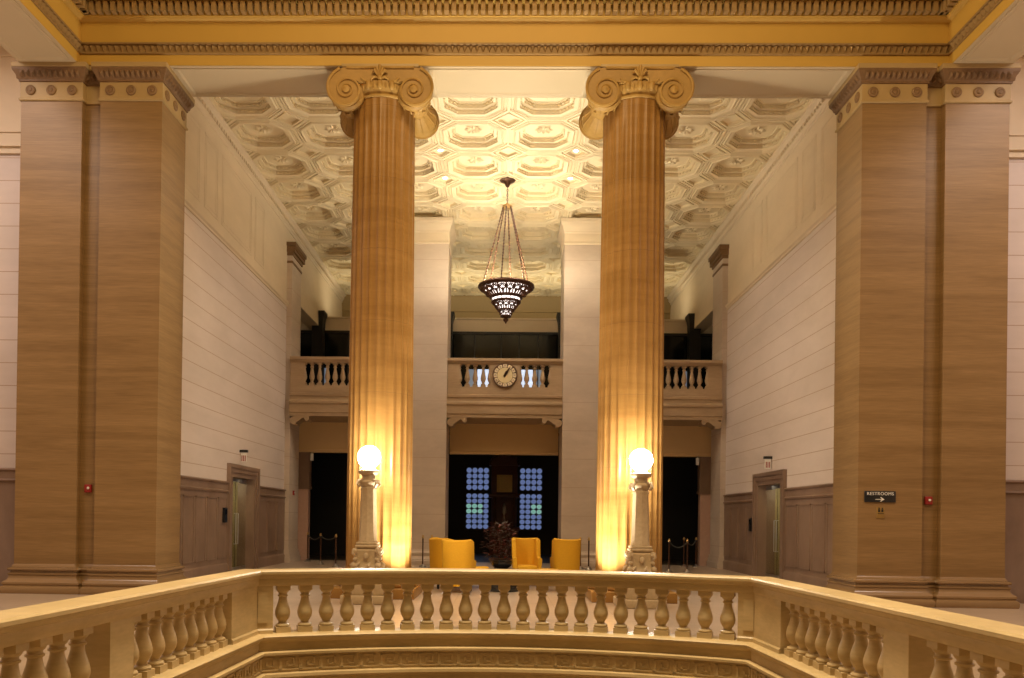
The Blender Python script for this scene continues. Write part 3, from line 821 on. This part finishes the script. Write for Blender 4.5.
# ------------------------------------------------------------------ HEADER, LOBBY, MEZZANINE
h = MB()
for x0, x1 in ((-7.28, -3.1), (-1.9, 1.9), (3.1, 7.28)):
    h.box(x0, x1, 28.0, 28.3, 3.80, 4.93)
    h.sweep([(x0, 28.0), (x1, 28.0)], [(0, 3.80), (-.04, 3.80), (-.04, 3.88), (0, 3.90)])
h.build('wall_header', M['header'], kind='structure')
lb = MB()
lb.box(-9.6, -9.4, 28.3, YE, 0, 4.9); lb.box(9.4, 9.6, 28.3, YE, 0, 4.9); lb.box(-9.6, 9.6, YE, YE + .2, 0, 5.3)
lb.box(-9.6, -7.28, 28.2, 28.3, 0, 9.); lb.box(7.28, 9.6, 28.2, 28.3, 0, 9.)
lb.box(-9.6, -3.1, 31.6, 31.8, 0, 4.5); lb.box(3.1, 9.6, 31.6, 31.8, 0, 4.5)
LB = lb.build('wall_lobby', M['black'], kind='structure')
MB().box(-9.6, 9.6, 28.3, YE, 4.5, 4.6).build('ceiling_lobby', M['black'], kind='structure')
for s in (-1, 1):
    j = MB(); j.box(min(s * 7.28, s * 6.86), max(s * 7.28, s * 6.86), 28.0, 28.3, 0, 2.55); j.build('trim_%d' % (3 if s < 0 else 4), M['jamb'], kind='structure')
    j = MB(); j.box(min(s * 7.28, s * 6.83), max(s * 7.28, s * 6.83), 28.0, 28.3, 2.55, 3.80); j.box(min(s * 7.28, s * 6.80), max(s * 7.28, s * 6.80), 27.95, 28.3, 2.5, 2.6); j.build('trim_%d' % (5 if s < 0 else 6), M['dado'], kind='structure')
# mezzanine: dark glazed screen, posts with flared caps, pale beam, back wall
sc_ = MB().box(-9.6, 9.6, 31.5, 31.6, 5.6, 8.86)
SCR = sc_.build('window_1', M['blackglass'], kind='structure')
mu = MB()
for x in (-6.2, -5.0, -3.8, -1.2, -.15, .55, 1.3, 3.8, 5.0, 6.2): mu.box(x - .02, x + .02, 31.46, 31.5, 5.6, 8.86)
mu.box(-9.6, 9.6, 31.44, 31.6, 8.80, 8.9); mu.build('mullion', M['blackmetal'], SCR)
lp = MB().box(-1.08, -.35, 31.47, 31.498, 6.55, 7.42).box(.35, 1.10, 31.47, 31.498, 6.55, 7.42); lp.build('daylit_pane', M['skywhite'], SCR)
ld = MB().box(-1.44, -1.12, 31.47, 31.498, 6.55, 7.42).box(1.14, 1.46, 31.47, 31.498, 6.55, 7.42).box(-7.28, -7.06, 31.47, 31.498, 6.4, 7.42).box(7.08, 7.3, 31.47, 31.498, 6.4, 7.42); ld.build('dim_pane', M['skydim'], SCR)
pz = MB().lathe([(.30, 5.7), (.30, 8.95), (.31, 9.0), (.31, 9.15), (.34, 9.30), (.39, 9.42), (.41, 9.47), (.41, 9.55)], n=4)
ps0 = None
for x, lab in ((-7.33, 'black mezzanine post with flared cap beside the left hall wall'), (-2.28, 'black mezzanine post with flared cap beside the left square pier'), (2.28, 'black mezzanine post with flared cap beside the right square pier'), (7.33, 'black mezzanine post with flared cap beside the right hall wall')):
    if ps0 is None:
        ps0 = pz.build('mezzanine_post', M['blackmetal']); tag(ps0, lab, 'post', 'black posts along the mezzanine screen'); ps0.rotation_euler = (0, 0, PI / 4); ps0.location = (x, 31.2, 0)
    else:
        c = ps0.copy(); COL.objects.link(c); c.location = (x, 31.2, 0); c['label'] = lab
MB().box(-9.6, 9.6, 31.55, 32.0, 8.88, 9.44).sweep([(-9.6, 31.55), (9.6, 31.55)], [(0, 9.38), (-.04, 9.40), (-.04, 9.46), (0, 9.46)]).build('trim_2', M['wall_plain'], kind='structure')
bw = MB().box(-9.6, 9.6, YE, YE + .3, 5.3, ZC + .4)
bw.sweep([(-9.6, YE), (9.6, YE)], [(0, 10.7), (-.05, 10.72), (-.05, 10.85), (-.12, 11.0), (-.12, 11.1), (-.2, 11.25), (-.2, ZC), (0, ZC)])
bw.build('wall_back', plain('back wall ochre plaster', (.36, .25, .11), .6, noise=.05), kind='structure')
MB().box(-9.6, 9.6, 31.4, YE, 5.3, 5.6).build('floor_mezzanine', M['darkfloor'], kind='structure')

# blue leaded windows at the back of the lobby
def leaded(n, x0, x1, cols):
    W = bpy.data.objects.new('window_%d' % n, None); COL.objects.link(W); W.location = ((x0 + x1) / 2, YE - .1, 1.0); W['kind'] = 'structure'
    MB().box(x0, x1, YE - .06, YE - .04, 1.05, 3.8).build('lead_sheet', M['bluedark'], W, world=True)
    b, t = MB(), MB()
    w = (x1 - x0) / cols
    for (z0, z1, rows) in ((1.08, 2.66, 7), (2.80, 3.80, 4)):
        hh = (z1 - z0) / rows
        for i in range(cols):
            for j in range(rows):
                cx, cz = x0 + w * (i + .5), z0 + hh * (j + .5)
                green = rows == 7 and j in (3, 4) and ((x0 < 0 and i < cols - 1) or (x0 > 0 and i > 1))
                mb = t if green else b
                mb.add([(cx + w * .47 * math.cos(2 * PI * k / 12), YE - .07, cz + hh * .47 * math.sin(2 * PI * k / 12)) for k in range(12)], [tuple(range(12))])
    b.build('roundel', M['blue'], W, world=True); t.build('green_roundel', M['teal'], W, world=True, label='green tinted roundels')
    fr = MB()
    for (p0, p1, q0, q1) in ((x0 - .08, x0, 1., 3.88), (x1, x1 + .08, 1., 3.88), (x0, x1, 3.8, 3.88), (x0, x1, 1., 1.05), (x0, x1, 2.67, 2.79)): fr.box(p0, p1, YE - .12, YE - .01, q0, q1)
    fr.build('window_frame', M['blackmetal'], W, world=True)
leaded(2, -1.64, -.63, 4); leaded(3, .73, 1.72, 4); leaded(4, -3.68, -2.62, 4); leaded(5, 2.65, 3.7, 4)

# carved dark cabinet between the windows
cb_ = thing('carved_cabinet', 'tall dark carved cabinet with square gilt panel between the blue windows', 'cabinet', (.05, 34.4, 0))
MB().bbox(-.62, .62, -.35, .35, 0, 1.1, .03).bbox(-.55, .55, -.3, .3, 1.1, 2.5, .03).bbox(-.68, .68, -.38, .38, 1.05, 1.2, .02).bbox(-.66, .66, -.36, .36, 2.45, 2.62, .02).bbox(-.56, .56, -.3, .3, 2.62, 3.85, .03).build('body', M['carved'], cb_)
ar = [(-.66, 3.82)] + [(.66 * math.cos(PI - PI * i / 20), 3.9 + .42 * math.sin(PI * i / 20)) for i in range(21)] + [(.66, 3.82)]
MB().prism(ar, -.36, .3, 'y').build('arched_crest', M['carved'], cb_)
MB().bbox(-.33, .33, -.36, -.28, 2.68, 3.42, .012).build('gilt_panel', M['gilt'], cb_)
pc = MB().lathe([(.06, 1.2), (.08, 1.24), (.05, 1.3), (.07, 1.6), (.045, 1.9), (.06, 2.3), (.08, 2.4), (.08, 2.46)], n=12)
for x in (-.42, .42):
    o = pc.build('twisted_post', M['bronze'], cb_) if x < 0 else copy_mesh(o, cb_)
    o.location = (x, -.36, 0)
MB().lathe([(.03, 1.2), (.10, 1.22), (.12, 1.35), (.05, 1.5), (.035, 1.7), (.09, 1.82), (.08, 2.05), (.02, 2.2)], c=(0, -.3, 0), n=16).build('carved_figure', M['steel'], cb_)
sp = MB()
for i in range(13):
    a = PI * i / 12
    sp.sphere((.6 * math.cos(a), -.36, 3.9 + .37 * math.sin(a)), .06, n=8)
for i in range(26):
    sp.sphere((random.uniform(-.55, .55), -.36, random.uniform(.15, 1.0)), random.uniform(.05, .09), n=8)
sp.build('carved_ornament', M['bronze'], cb_)

# dark red potted arrangement in front of it
pl = thing('potted_plant', 'bushy dark red leafed plant in dark urn behind the black bowl', 'plant', (-.06, 21.0, 0))
MB().lathe([(.18, 0), (.2, .04), (.12, .1), (.10, .18), (.22, .32), (.30, .46), (.31, .52), (.26, .52)], n=24).build('urn', M['bronze'], pl)
for nm_, mt, cnt in (('leaves', 'leafred', 150), ('dark_leaves', 'leafbrown', 230)):
    lv = MB()
    for i in range(cnt):
        z = .5 + .92 * random.random() ** .9; rr = .44 * (1 - ((z - .75) / .9) ** 2 * .75) * math.sqrt(random.random()); a = random.random() * 2 * PI
        c = Vector((rr * math.cos(a), rr * math.sin(a), z)); d = Vector((math.cos(a), math.sin(a), random.uniform(-.4, .8))).normalized(); e = d.cross(Vector((0, 0, 1))).normalized(); l = random.uniform(.09, .16); up = e.cross(d)
        lv.add([c, c + d * l * .5 + e * l * .32 + up * .01, c + d * l, c + d * l * .5 - e * l * .32 + up * .01], [(0, 1, 2), (0, 2, 3)])
    lv.build(nm_, M[mt], pl, smooth=0)
MB().tube([(0, 0, .4), (.01, 0, .8), (0, .01, 1.2)], .02).build('stem', M['leafbrown'], pl)

# ------------------------------------------------------------------ SEATING
def chair(loc, rz, label):
    r = thing('wingback_chair', label, 'chair', loc, rz, 'golden wingback chairs in the lounge')
    # U-shaped shell open to local -y; height drops from back to wings to arms
    N = 36; thick = .085
    outer, inner, hts = [], [], []
    for i in range(N + 1):
        t = -1 + 2 * i / N
        a = abs(t)
        sgn = 1 if t > 0 else -1
        # plan: half-superellipse back, then straight sides
        if a < .62:
            ang = a / .62 * PI / 2
            x = .31 * math.sin(ang) ** .75; y = -.02 + .36 * math.cos(ang) ** .6
        else:
            q = (a - .62) / .38; x = .31 + .02 * q; y = -.02 - .36 * q
        outer.append((sgn * x, y))
        if a < .56: hgt = 1.09 - .02 * (1 - (a / .56)) 
        elif a < .66: q = (a - .56) / .10; hgt = 1.09 - .04 * q
        elif a < .78: q = (a - .66) / .12; hgt = 1.05 - .39 * (q * q * (3 - 2 * q))
        else: hgt = .66 - .02 * (a - .78) / .22
        hts.append(hgt)
    def off(i, d):
        a = Vector(outer[max(0, i - 1)]); b = Vector(outer[min(N, i + 1)]); t = (b - a).normalized(); n = Vector((t.y, -t.x))
        return Vector(outer[i]) + n * d
    vs, fs = [], []
    lev = [0, .35, .7, .93, 1.0]
    for i in range(N + 1):
        o0, z1 = Vector(outer[i]), hts[i]
        ii = off(i, thick)
        col = []
        for k in lev:
            z = .14 + (z1 - .14) * k
            fl = 1 + .10 * max(0, (z - .35)) ** 1.3       # flares outward to the top
            tap = .93 + .07 * min(1, (z - .14) / .4)
            col.append((o0.x * fl * tap, o0.y * fl * tap, z))
        mid = (o0 + ii) / 2; fl1 = 1 + .10 * max(0, z1 - .35) ** 1.3
        col.append((mid.x * fl1, mid.y * fl1, z1 + .025))
        for k in lev[::-1]:
            z = .14 + (z1 - .14) * k; fl = 1 + .10 * max(0, (z - .35)) ** 1.3; tap = .93 + .07 * min(1, (z - .14) / .4)
            col.append((ii.x * fl * tap, ii.y * fl * tap, z))
        vs += col
    n = len(lev) * 2 + 1
    for i in range(N):
        for k in range(n):
            k2 = (k + 1) % n; fs.append((i * n + k, (i + 1) * n + k, (i + 1) * n + k2, i * n + k2))
    fs.append(tuple(range(n))); fs.append(tuple(N * n + k for k in range(n))[::-1])
    MB().add(vs, fs).build('shell', M['gold'], r, smooth=50)
    MB().bbox(-.25, .25, -.37, .27, .17, .34, .03).build('seat_base', M['gold'], r)
    MB().bbox(-.235, .235, -.41, .25, .34, .48, .05).build('cushion', M['gold'], r)
    l0 = None
    for x, y in ((-.23, -.32), (.23, -.32), (-.22, .26), (.22, .26)):
        if l0 is None: l0 = MB().lathe([(.022, 0), (.034, .15), (.034, .18)], n=10).build('leg', M['blackmetal'], r); l0.location = (x, y, 0)
        else: copy_mesh(l0, r, (x, y, 0))
    return r
def rechair(src, loc, rz, label): return copy_tree(src, loc, rz, label=label)
c0 = chair((-.95, 16.75, 0), PI - .12, 'golden wingback chair with its back to the balustrade, left of the black bowl')
rechair(c0, (-1.27, 17.75, 0), PI / 2 + .45, 'golden wingback chair at far left of the seating, turned toward the bowl')
rechair(c0, (.53, 18.75, 0), .10, 'golden wingback chair facing the balustrade, right behind the black bowl')
rechair(c0, (1.475, 18.7, 0), PI + .06, 'golden wingback chair at far right, its back to the balustrade')
ot = thing('ottoman', 'low golden ottoman between the left chair and the black bowl', 'ottoman', (-.56, 17.95, 0), .1, 'low golden ottomans')
MB().bbox(-.25, .25, -.2, .2, .14, .47, .05).build('cushion', M['gold'], ot)
l0 = None
for x, y in ((-.2, -.15), (.2, -.15), (-.2, .15), (.2, .15)):
    if l0 is None: l0 = MB().lathe([(.015, 0), (.025, .15)], n=10).build('leg', M['blackmetal'], ot); l0.location = (x, y, 0)
    else: copy_mesh(l0, ot, (x, y, 0))
copy_tree(ot, (.98, 17.45, 0), -.05, label='low golden ottoman between the two chairs on the right')
tb = thing('coffee_table', 'low round dark table under the black bowl amid golden chairs', 'table', (-.02, 17.2, 0))
MB().lathe([(.40, .41), (.42, .42), (.42, .45), (.40, .46)], n=36).build('tabletop', M['blackmetal'], tb)
MB().lathe([(.36, 0), (.36, .03), (.32, .06), (.30, .36), (.36, .41)], n=24).build('pedestal', M['blackmetal'], tb)
bo = MB().lathe([(.10, 0), (.12, .02), (.20, .08), (.225, .15), (.215, .20), (.19, .205), (.20, .15), (.17, .09), (.0, .05)], n=28, cap=False).build('black_bowl', plain('black glazed bowl', (.01, .009, .009), .15), None)
bo.location = (-.02, 17.2, .461); tag(bo, 'wide black glazed bowl on the low table amid golden chairs', 'bowl')

# ------------------------------------------------------------------ CHANDELIER
YCH = Y0C + 4 * PITCHY
ch = thing('chandelier', 'dark bronze bowl chandelier with lit white glass hanging from the coffered ceiling', 'chandelier', (0, YCH, ZC))
MB().lathe([(.22, .10), (.24, .02), (.22, -.02), (.13, -.05), (.08, -.10), (.06, -.17), (.03, -.2)], n=28).build('ceiling_rose', M['bronze'], ch)
lk = MB()
z = -.18
k = 0
while z > -.70:
    pts = []
    for i in range(10):
        a = 2 * PI * i / 10; u, w = .022 * math.cos(a), .045 * math.sin(a)
        pts.append((u, 0, z - .045 + w) if k % 2 else (0, u, z - .045 + w))
    lk.tube(pts, .009, n=6, closed=True); z -= .068; k += 1
lk.build('chain', M['bronze'], ch)
MB().lathe([(.03, -.66), (.05, -.70), (.13, -.73), (.15, -.76), (.13, -.79), (.10, -.80), (.10, -.83)], n=24).build('hub', M['brass'], ch)
RIM = -3.10
r0 = None
for kk in range(6):
    a = 2 * PI * kk / 6 + PI / 6 * .6
    pts = []; nn = 24
    rod = MB().tube([(.12, 0, -.78), (.70, 0, RIM + .03)], .016, n=6)
    for i in range(nn):
        t = (i + .5) / nn; rod.sphere((.12 + .58 * t, 0, -.78 + (RIM + .81) * t), .027, n=6)
    if r0 is None: r0 = rod.build('suspension_rod', M['bronze'], ch); r0.rotation_euler = (0, 0, a)
    else: copy_mesh(r0, ch, (0, 0, 0), (0, 0, a))
pts = [(.43 * math.cos(2 * PI * i / 32), .43 * math.sin(2 * PI * i / 32), RIM + 1.08) for i in range(32)]
tiers = [(.76, -.045, .45, -.31), (.44, -.33, .39, -.44), (.39, -.46, .23, -.68), (.21, -.70, .13, -.85)]
gl = MB().lathe([(.75, -.03)] + [p for (a, b, c, d) in tiers for p in ((a - .015, b), (c - .015, d))] + [(.05, -.88)], n=40, c=(0, 0, RIM))
gl.f.pop(-2)   # open top of the glass bowl
gl.build('glass_bowl', M['bowlglass'], ch)
rm = MB()
def ringt(r, zz, q): rm.tube([(r * math.cos(2 * PI * i / 40), r * math.sin(2 * PI * i / 40), RIM + zz) for i in range(40)], q, n=8, closed=True)
ringt(.78, 0, .045); ringt(.765, -.06, .024); ringt(.46, -.31, .034); ringt(.43, -.345, .02); ringt(.405, -.45, .034); ringt(.23, -.69, .03); ringt(.135, -.86, .028)
rm.build('bronze_ring', M['bronze'], ch)
fg = MB()
for (a, b, c, d), nmot, q in ((tiers[0], 18, .021), (tiers[2], 12, .017), (tiers[3], 8, .013)):
    for i in range(nmot):
        th = 2 * PI * i / nmot; th2 = 2 * PI * (i + .5) / nmot
        def pt(u, v):      # u in [-.5,.5] round the tier, v in [0,1] downwards
            r = a + (c - a) * v + .008; an = th + u * 2 * PI / nmot
            return (r * math.cos(an), r * math.sin(an), RIM + b + (d - b) * v)
        fg.tube([pt(.5, 0), pt(.5, .5), pt(.5, 1)], q * 1.1, n=5)
        for sg in (-1, 1):
            fg.tube([pt(0, 1), pt(sg * .1, .7), pt(sg * .34, .5), pt(sg * .36, .25), pt(sg * .2, .15), pt(sg * .12, .3), pt(sg * .2, .4)], q, n=5)
        fg.tube([pt(0, 0), pt(0, .3)], q, n=5); fg.sphere(pt(0, .62), q * 2.2, n=6)
        fg.tube([pt(-.5, .12), pt(0, .02), pt(.5, .12)], q, n=5)
for i in range(20):
    an = 2 * PI * i / 20
    fg.tube([(.445 * math.cos(an), .445 * math.sin(an), RIM - .32), (.40 * math.cos(an), .40 * math.sin(an), RIM - .44)], .010, n=5)
fg.build('filigree', M['bronze'], ch)
MB().lathe([(.11, -.86), (.07, -.90), (.05, -.92), (.08, -.95), (.075, -.98), (.03, -1.03), (.02, -1.06), (.0, -1.08)], n=20, c=(0, 0, RIM)).build('finial', M['bronze'], ch)

# ------------------------------------------------------------------ SMALL FITTINGS
def alarm(loc, rz, label, sc=.82):
    r = thing('fire_alarm', label, 'fire alarm', loc, rz, 'red alarm boxes')
    MB().bbox(-.085 * sc, .085 * sc, -.06 * sc, 0, -.095 * sc, .095 * sc, .01).build('housing', M['red'], r)
    MB().lathe([(.03 * sc, -.06 * sc), (.03 * sc, -.075 * sc), (.015 * sc, -.085 * sc), (.0, -.087 * sc)], c=(.015 * sc, 0, .01 * sc), n=14, axis='y', cap=False).build('strobe', M['white'], r)
    return r
alarm((-8.07, YP + .15, 2.03), 0, 'red fire alarm box in the recess of the left great pier')
alarm((8.06, YP + .15, 2.0), 0, 'red fire alarm box in the recess of the right great pier')
alarm((-XW + .17, 26.9, 2.33), PI / 2, 'small red alarm box on the left wall pilaster beyond the glass door')

sg = thing('restroom_sign', 'black RESTROOMS sign with white arrow on the right great pier', 'sign', (7.085, YP, 2.06))
MB().bbox(-.29, .29, -.025, 0, -.105, .105, .004).build('sign_board', M['signblack'], sg)
def text_obj(body, size, loc, mat, parent, name):
    cu = bpy.data.curves.new(name, 'FONT'); cu.body = body; cu.size = size; cu.align_x = 'CENTER'; cu.align_y = 'CENTER'; cu.extrude = .003; cu.space_character = 1.12
    o = bpy.data.objects.new(name, cu); COL.objects.link(o)
    dg = bpy.context.evaluated_depsgraph_get(); me = bpy.data.meshes.new_from_object(o.evaluated_get(dg))
    bpy.data.objects.remove(o); me.materials.clear(); me.materials.append(mat)
    q = bpy.data.objects.new(name, me); COL.objects.link(q); q.parent = parent; q.location = loc; q.rotation_euler = (PI / 2, 0, 0)
    return q
text_obj('RESTROOMS', .082, (0, -.028, .052), M['white'], sg, 'lettering')
MB().prism([(-.09, -.046), (.03, -.046), (-.005, -.012), (.015, -.012), (.075, -.052), (.015, -.092), (-.005, -.092), (.03, -.058), (-.09, -.058)], -.031, -.024, 'y').build('arrow', M['white'], sg, smooth=0)
pq = thing('wall_plaque', 'small gilt and black restroom pictogram plaque under the RESTROOMS sign', 'plaque', (7.10, YP, 1.79))
MB().bbox(-.075, .075, -.015, 0, -.14, .075, .004).build('plate', plain('plaque gilt', (.28, .165, .04), .4), pq)
pic = MB()
for x in (-.03, .03):
    pic.lathe([(.014, -.018), (.014, -.014)], c=(x, 0, .05), n=12, axis='y'); pic.box(x - .018, x + .018, -.019, -.014, -.02, .033)
pic.box(-.06, .06, -.019, -.014, -.055, -.045)
pic.build('pictogram', M['signblack'], pq)

def exit_box(s, y, z, label):
    r = thing('emergency_sign', label, 'sign', (s * XW, y, z), 0, 'emergency signs over the glass doors')
    def b(mb, x0, x1, *q): mb.box(min(-s * x0, -s * x1), max(-s * x0, -s * x1), *q)
    m = MB(); b(m, 0, .22, -.04, .04, .10, .17); m.build('black_housing', M['signblack'], r)
    m = MB(); b(m, .03, .19, -.012, .012, -.17, .10); m.build('white_panel', M['white'], r)
    m = MB()
    for i in range(3): b(m, .05 + i * .045, .075 + i * .045, -.016, -.012, -.14, .02)
    m.build('red_stripes', M['red'], r)
exit_box(-1, 21.9, 3.18, 'small black and white emergency sign over the left glass door')
exit_box(1, 21.9, 3.17, 'small black and white emergency sign over the right glass door')
for s, y, z, lab in ((-1, 20.6, 1.55, 'dark wall panel beside the left glass door, on its near side'), (1, 23.47, 1.47, 'dark wall panel beside the right glass door, on its far side')):
    r = thing('wall_panel', lab, 'panel', (s * (XW - .035), y, z))
    def b(mb, x0, x1, *q): mb.box(min(-s * x0, -s * x1), max(-s * x0, -s * x1), *q)
    m = MB(); b(m, 0, .06, -.10, .10, -.19, .19); m.build('housing', M['signblack'], r)
    m = MB(); b(m, .06, .066, -.07, .07, .02, .15); m.build('screen', M['blackglass'], r)
for s, lab in ((-1, 'small white hanging fitting at top of the left dark doorway'), (1, 'small white hanging fitting at top of the right dark doorway')):
    r = thing('hanging_fitting', lab, 'fitting', (s * 6.72, 27.9, 3.80))
    MB().box(-.05, .05, -.03, .03, -.30, -.05).build('body', M['white'], r)
    MB().tube([(0, 0, -.06), (0, 0, 0)], .01).build('stem', M['steel'], r)
mt = MB().bbox(-.34, .34, -.30, .30, 0, .05, .01).build('door_mat', plain('grey blue mat', (.26, .28, .32), .8)); mt.location = (6.85, 21.9, 0); tag(mt, 'grey mat on the floor before the right glass door', 'mat')

# stanchions with ropes
st0 = None
def stanchion(x, y, label, h=1.0):
    global st0
    if st0 is None:
        st0 = thing('rope_stanchion', label, 'stanchion', (x, y, 0), 0, 'rope stanchions at the dark doorways')
        MB().lathe([(.12, 0), (.12, .02), (.09, .05), (.04, .08), (.02, .10)], n=20).build('base', M['steel'], st0)
        MB().lathe([(.022, .08), (.022, .93)], n=12).build('post', M['bronze'], st0)
        MB().lathe([(.02, .90), (.04, .92), (.045, .95), (.03, .97), (.035, .99), (.0, 1.02)], n=14).build('finial', M['brass'], st0)
        return st0
    return copy_tree(st0, (x, y, 0), label=label)
def rope(p, q, sag, label):
    pts = []
    for i in range(13):
        t = i / 12; pts.append((p[0] + (q[0] - p[0]) * t, p[1] + (q[1] - p[1]) * t, .92 - sag * 4 * t * (1 - t)))
    tag(MB().tube(pts, .02, n=8).build('barrier_rope', M['rope']), label, 'rope', 'ropes hung between the stanchions')
SL = [(-6.66, 27.2), (-5.85, 25.6), (-5.15, 24.6)]
SR = [(5.05, 24.4), (5.60, 24.4), (6.54, 27.2), (6.13, 27.2)]
for (x, y), t in zip(SL, ('farthest left at the left dark doorway', 'in the middle at the left dark doorway', 'nearest the left fluted column')): stanchion(x, y, 'thin rope stanchion ' + t)
for (x, y), t in zip(SR, ('nearest the right fluted column', 'second from the right fluted column', 'farthest right at the right dark doorway', 'third from the right fluted column')): stanchion(x, y, 'thin rope stanchion ' + t)
rope(SL[0], SL[1], .14, 'dark rope in the left doorway between the left and middle stanchions')
rope(SL[1], SL[2], .10, 'dark rope in the left doorway running to the stanchion by the fluted column')
rope(SR[0], SR[1], .18, 'dark rope in the right doorway beside the right fluted column')
rope(SR[1], SR[2], .14, 'dark rope in the right doorway running to the far right stanchion')
for x, y, t in ((-2.5, 25.0, 'left of two before the left square pier'), (-2.22, 25.0, 'right of two before the left square pier'), (2.42, 25.0, 'left of two before the right square pier'), (2.68, 25.0, 'right of two before the right square pier')):
    stanchion(x, y, 'thin rope stanchion, ' + t)

# ------------------------------------------------------------------ LIGHTS
WARM = (1., .84, .60)
def light(kind, name, loc, energy, col=WARM, size=.2, rot=None, **kw):
    l = bpy.data.lights.new(name, kind); l.energy = energy; l.color = col
    if kind == 'AREA':
        l.size = size
        if 'sy' in kw: l.shape = 'RECTANGLE'; l.size_y = kw['sy']
    else: l.shadow_soft_size = size
    if kind == 'SPOT': l.spot_size = math.radians(kw.get('cone', 60)); l.spot_blend = kw.get('blend', .5)
    o = bpy.data.objects.new(name, l); COL.objects.link(o); o.location = loc
    if 'target' in kw:
        d = Vector(kw['target']) - Vector(loc); o.rotation_euler = d.to_track_quat('-Z', 'Y').to_euler()
    elif rot: o.rotation_euler = rot
    return o
light('POINT', 'chandelier_lamp', (0, YCH, ZC + RIM - .10), 720, (1., .89, .64), .2)
for s in (-1, 1):
    light('SPOT', 'column_uplight', (s * 1.55, 14.95, .14), 1300, (1., .91, .74), .05, cone=100, blend=.9, target=(s * 1.9, 15.3, 3))
light('SPOT', 'portal_uplight', (0, 15.9, .1), 2300, (1., .89, .64), .08, cone=56, blend=.7, target=(0, 16.5, 10))
light('AREA', 'mezzanine_uplight', (0, 32.4, 9.6), 190, (1., .86, .58), 13, rot=(PI, 0, 0), sy=.6)
for s in (-1, 1): light('POINT', 'vestibule_fill', (s * (XW + .85), 22.1, 2.4), 20, (1., .86, .6), .1)  # unseen point light added to brighten the space behind each glass door
light('SPOT', 'rail_spot', (0, 5.6, 15.), 5200, (1., .88, .68), .8, cone=33, blend=.35, target=(0, 5.6, 0))  # unseen narrow spot added overhead to brighten the handrail top, missing the piers
# unseen area light added high over the well to fill the rotunda
light('AREA', 'rotunda_fill', (0, 6., 15.), 1950, (1., .71, .36), 7, rot=(0, 0, 0), sy=7)
for x in (-PITCHX, PITCHX):
    for k in (3, 4): light('SPOT', 'downlight_beam', (x, Y0C + k * PITCHY, ZC + .05), 290, (1., .89, .74), .06, cone=150, blend=.6, rot=(0, 0, 0))
for s in (-1, 1): light('AREA', 'aisle_fill', (s * 11.2, 11, 11.0), 330, (1., .84, .74), 2.5, rot=(0, 0, 0), sy=5)  # unseen area light below each aisle ceiling, facing down
W = bpy.data.worlds.new('rotunda_glow'); SC.world = W; W.use_nodes = True
W.node_tree.nodes['Background'].inputs[0].default_value = (1., .71, .38, 1); W.node_tree.nodes['Background'].inputs[1].default_value = .10

# ------------------------------------------------------------------ CAMERA
cam = bpy.data.cameras.new('camera'); co = bpy.data.objects.new('camera', cam); COL.objects.link(co)
cam.sensor_fit = 'HORIZONTAL'; cam.sensor_width = 36.; cam.lens = 800 / 1024 * 36.
cam.shift_x = (512 - 485.994) / 1024; cam.shift_y = (514.885 - 339) / 1024
yaw, pitch, roll = .0202, .0045, .0132
r = Vector((math.cos(yaw), math.sin(yaw), 0)); f = Vector((-math.sin(yaw), math.cos(yaw), 0)); u = Vector((0, 0, 1))
f, u = f * math.cos(pitch) + u * math.sin(pitch), u * math.cos(pitch) - f * math.sin(pitch)
r, u = r * math.cos(roll) + u * math.sin(roll), u * math.cos(roll) - r * math.sin(roll)
mw = Matrix(((r.x, u.x, -f.x, -.032), (r.y, u.y, -f.y, 0), (r.z, u.z, -f.z, 1.55), (0, 0, 0, 1)))
co.matrix_world = mw
cam.clip_start = .05; cam.clip_end = 200
SC.camera = co
SC.view_settings.view_transform = 'Standard'; SC.view_settings.look = 'None'; SC.view_settings.gamma = 1; SC.view_settings.use_curve_mapping = False
SC.view_settings.exposure = 0.
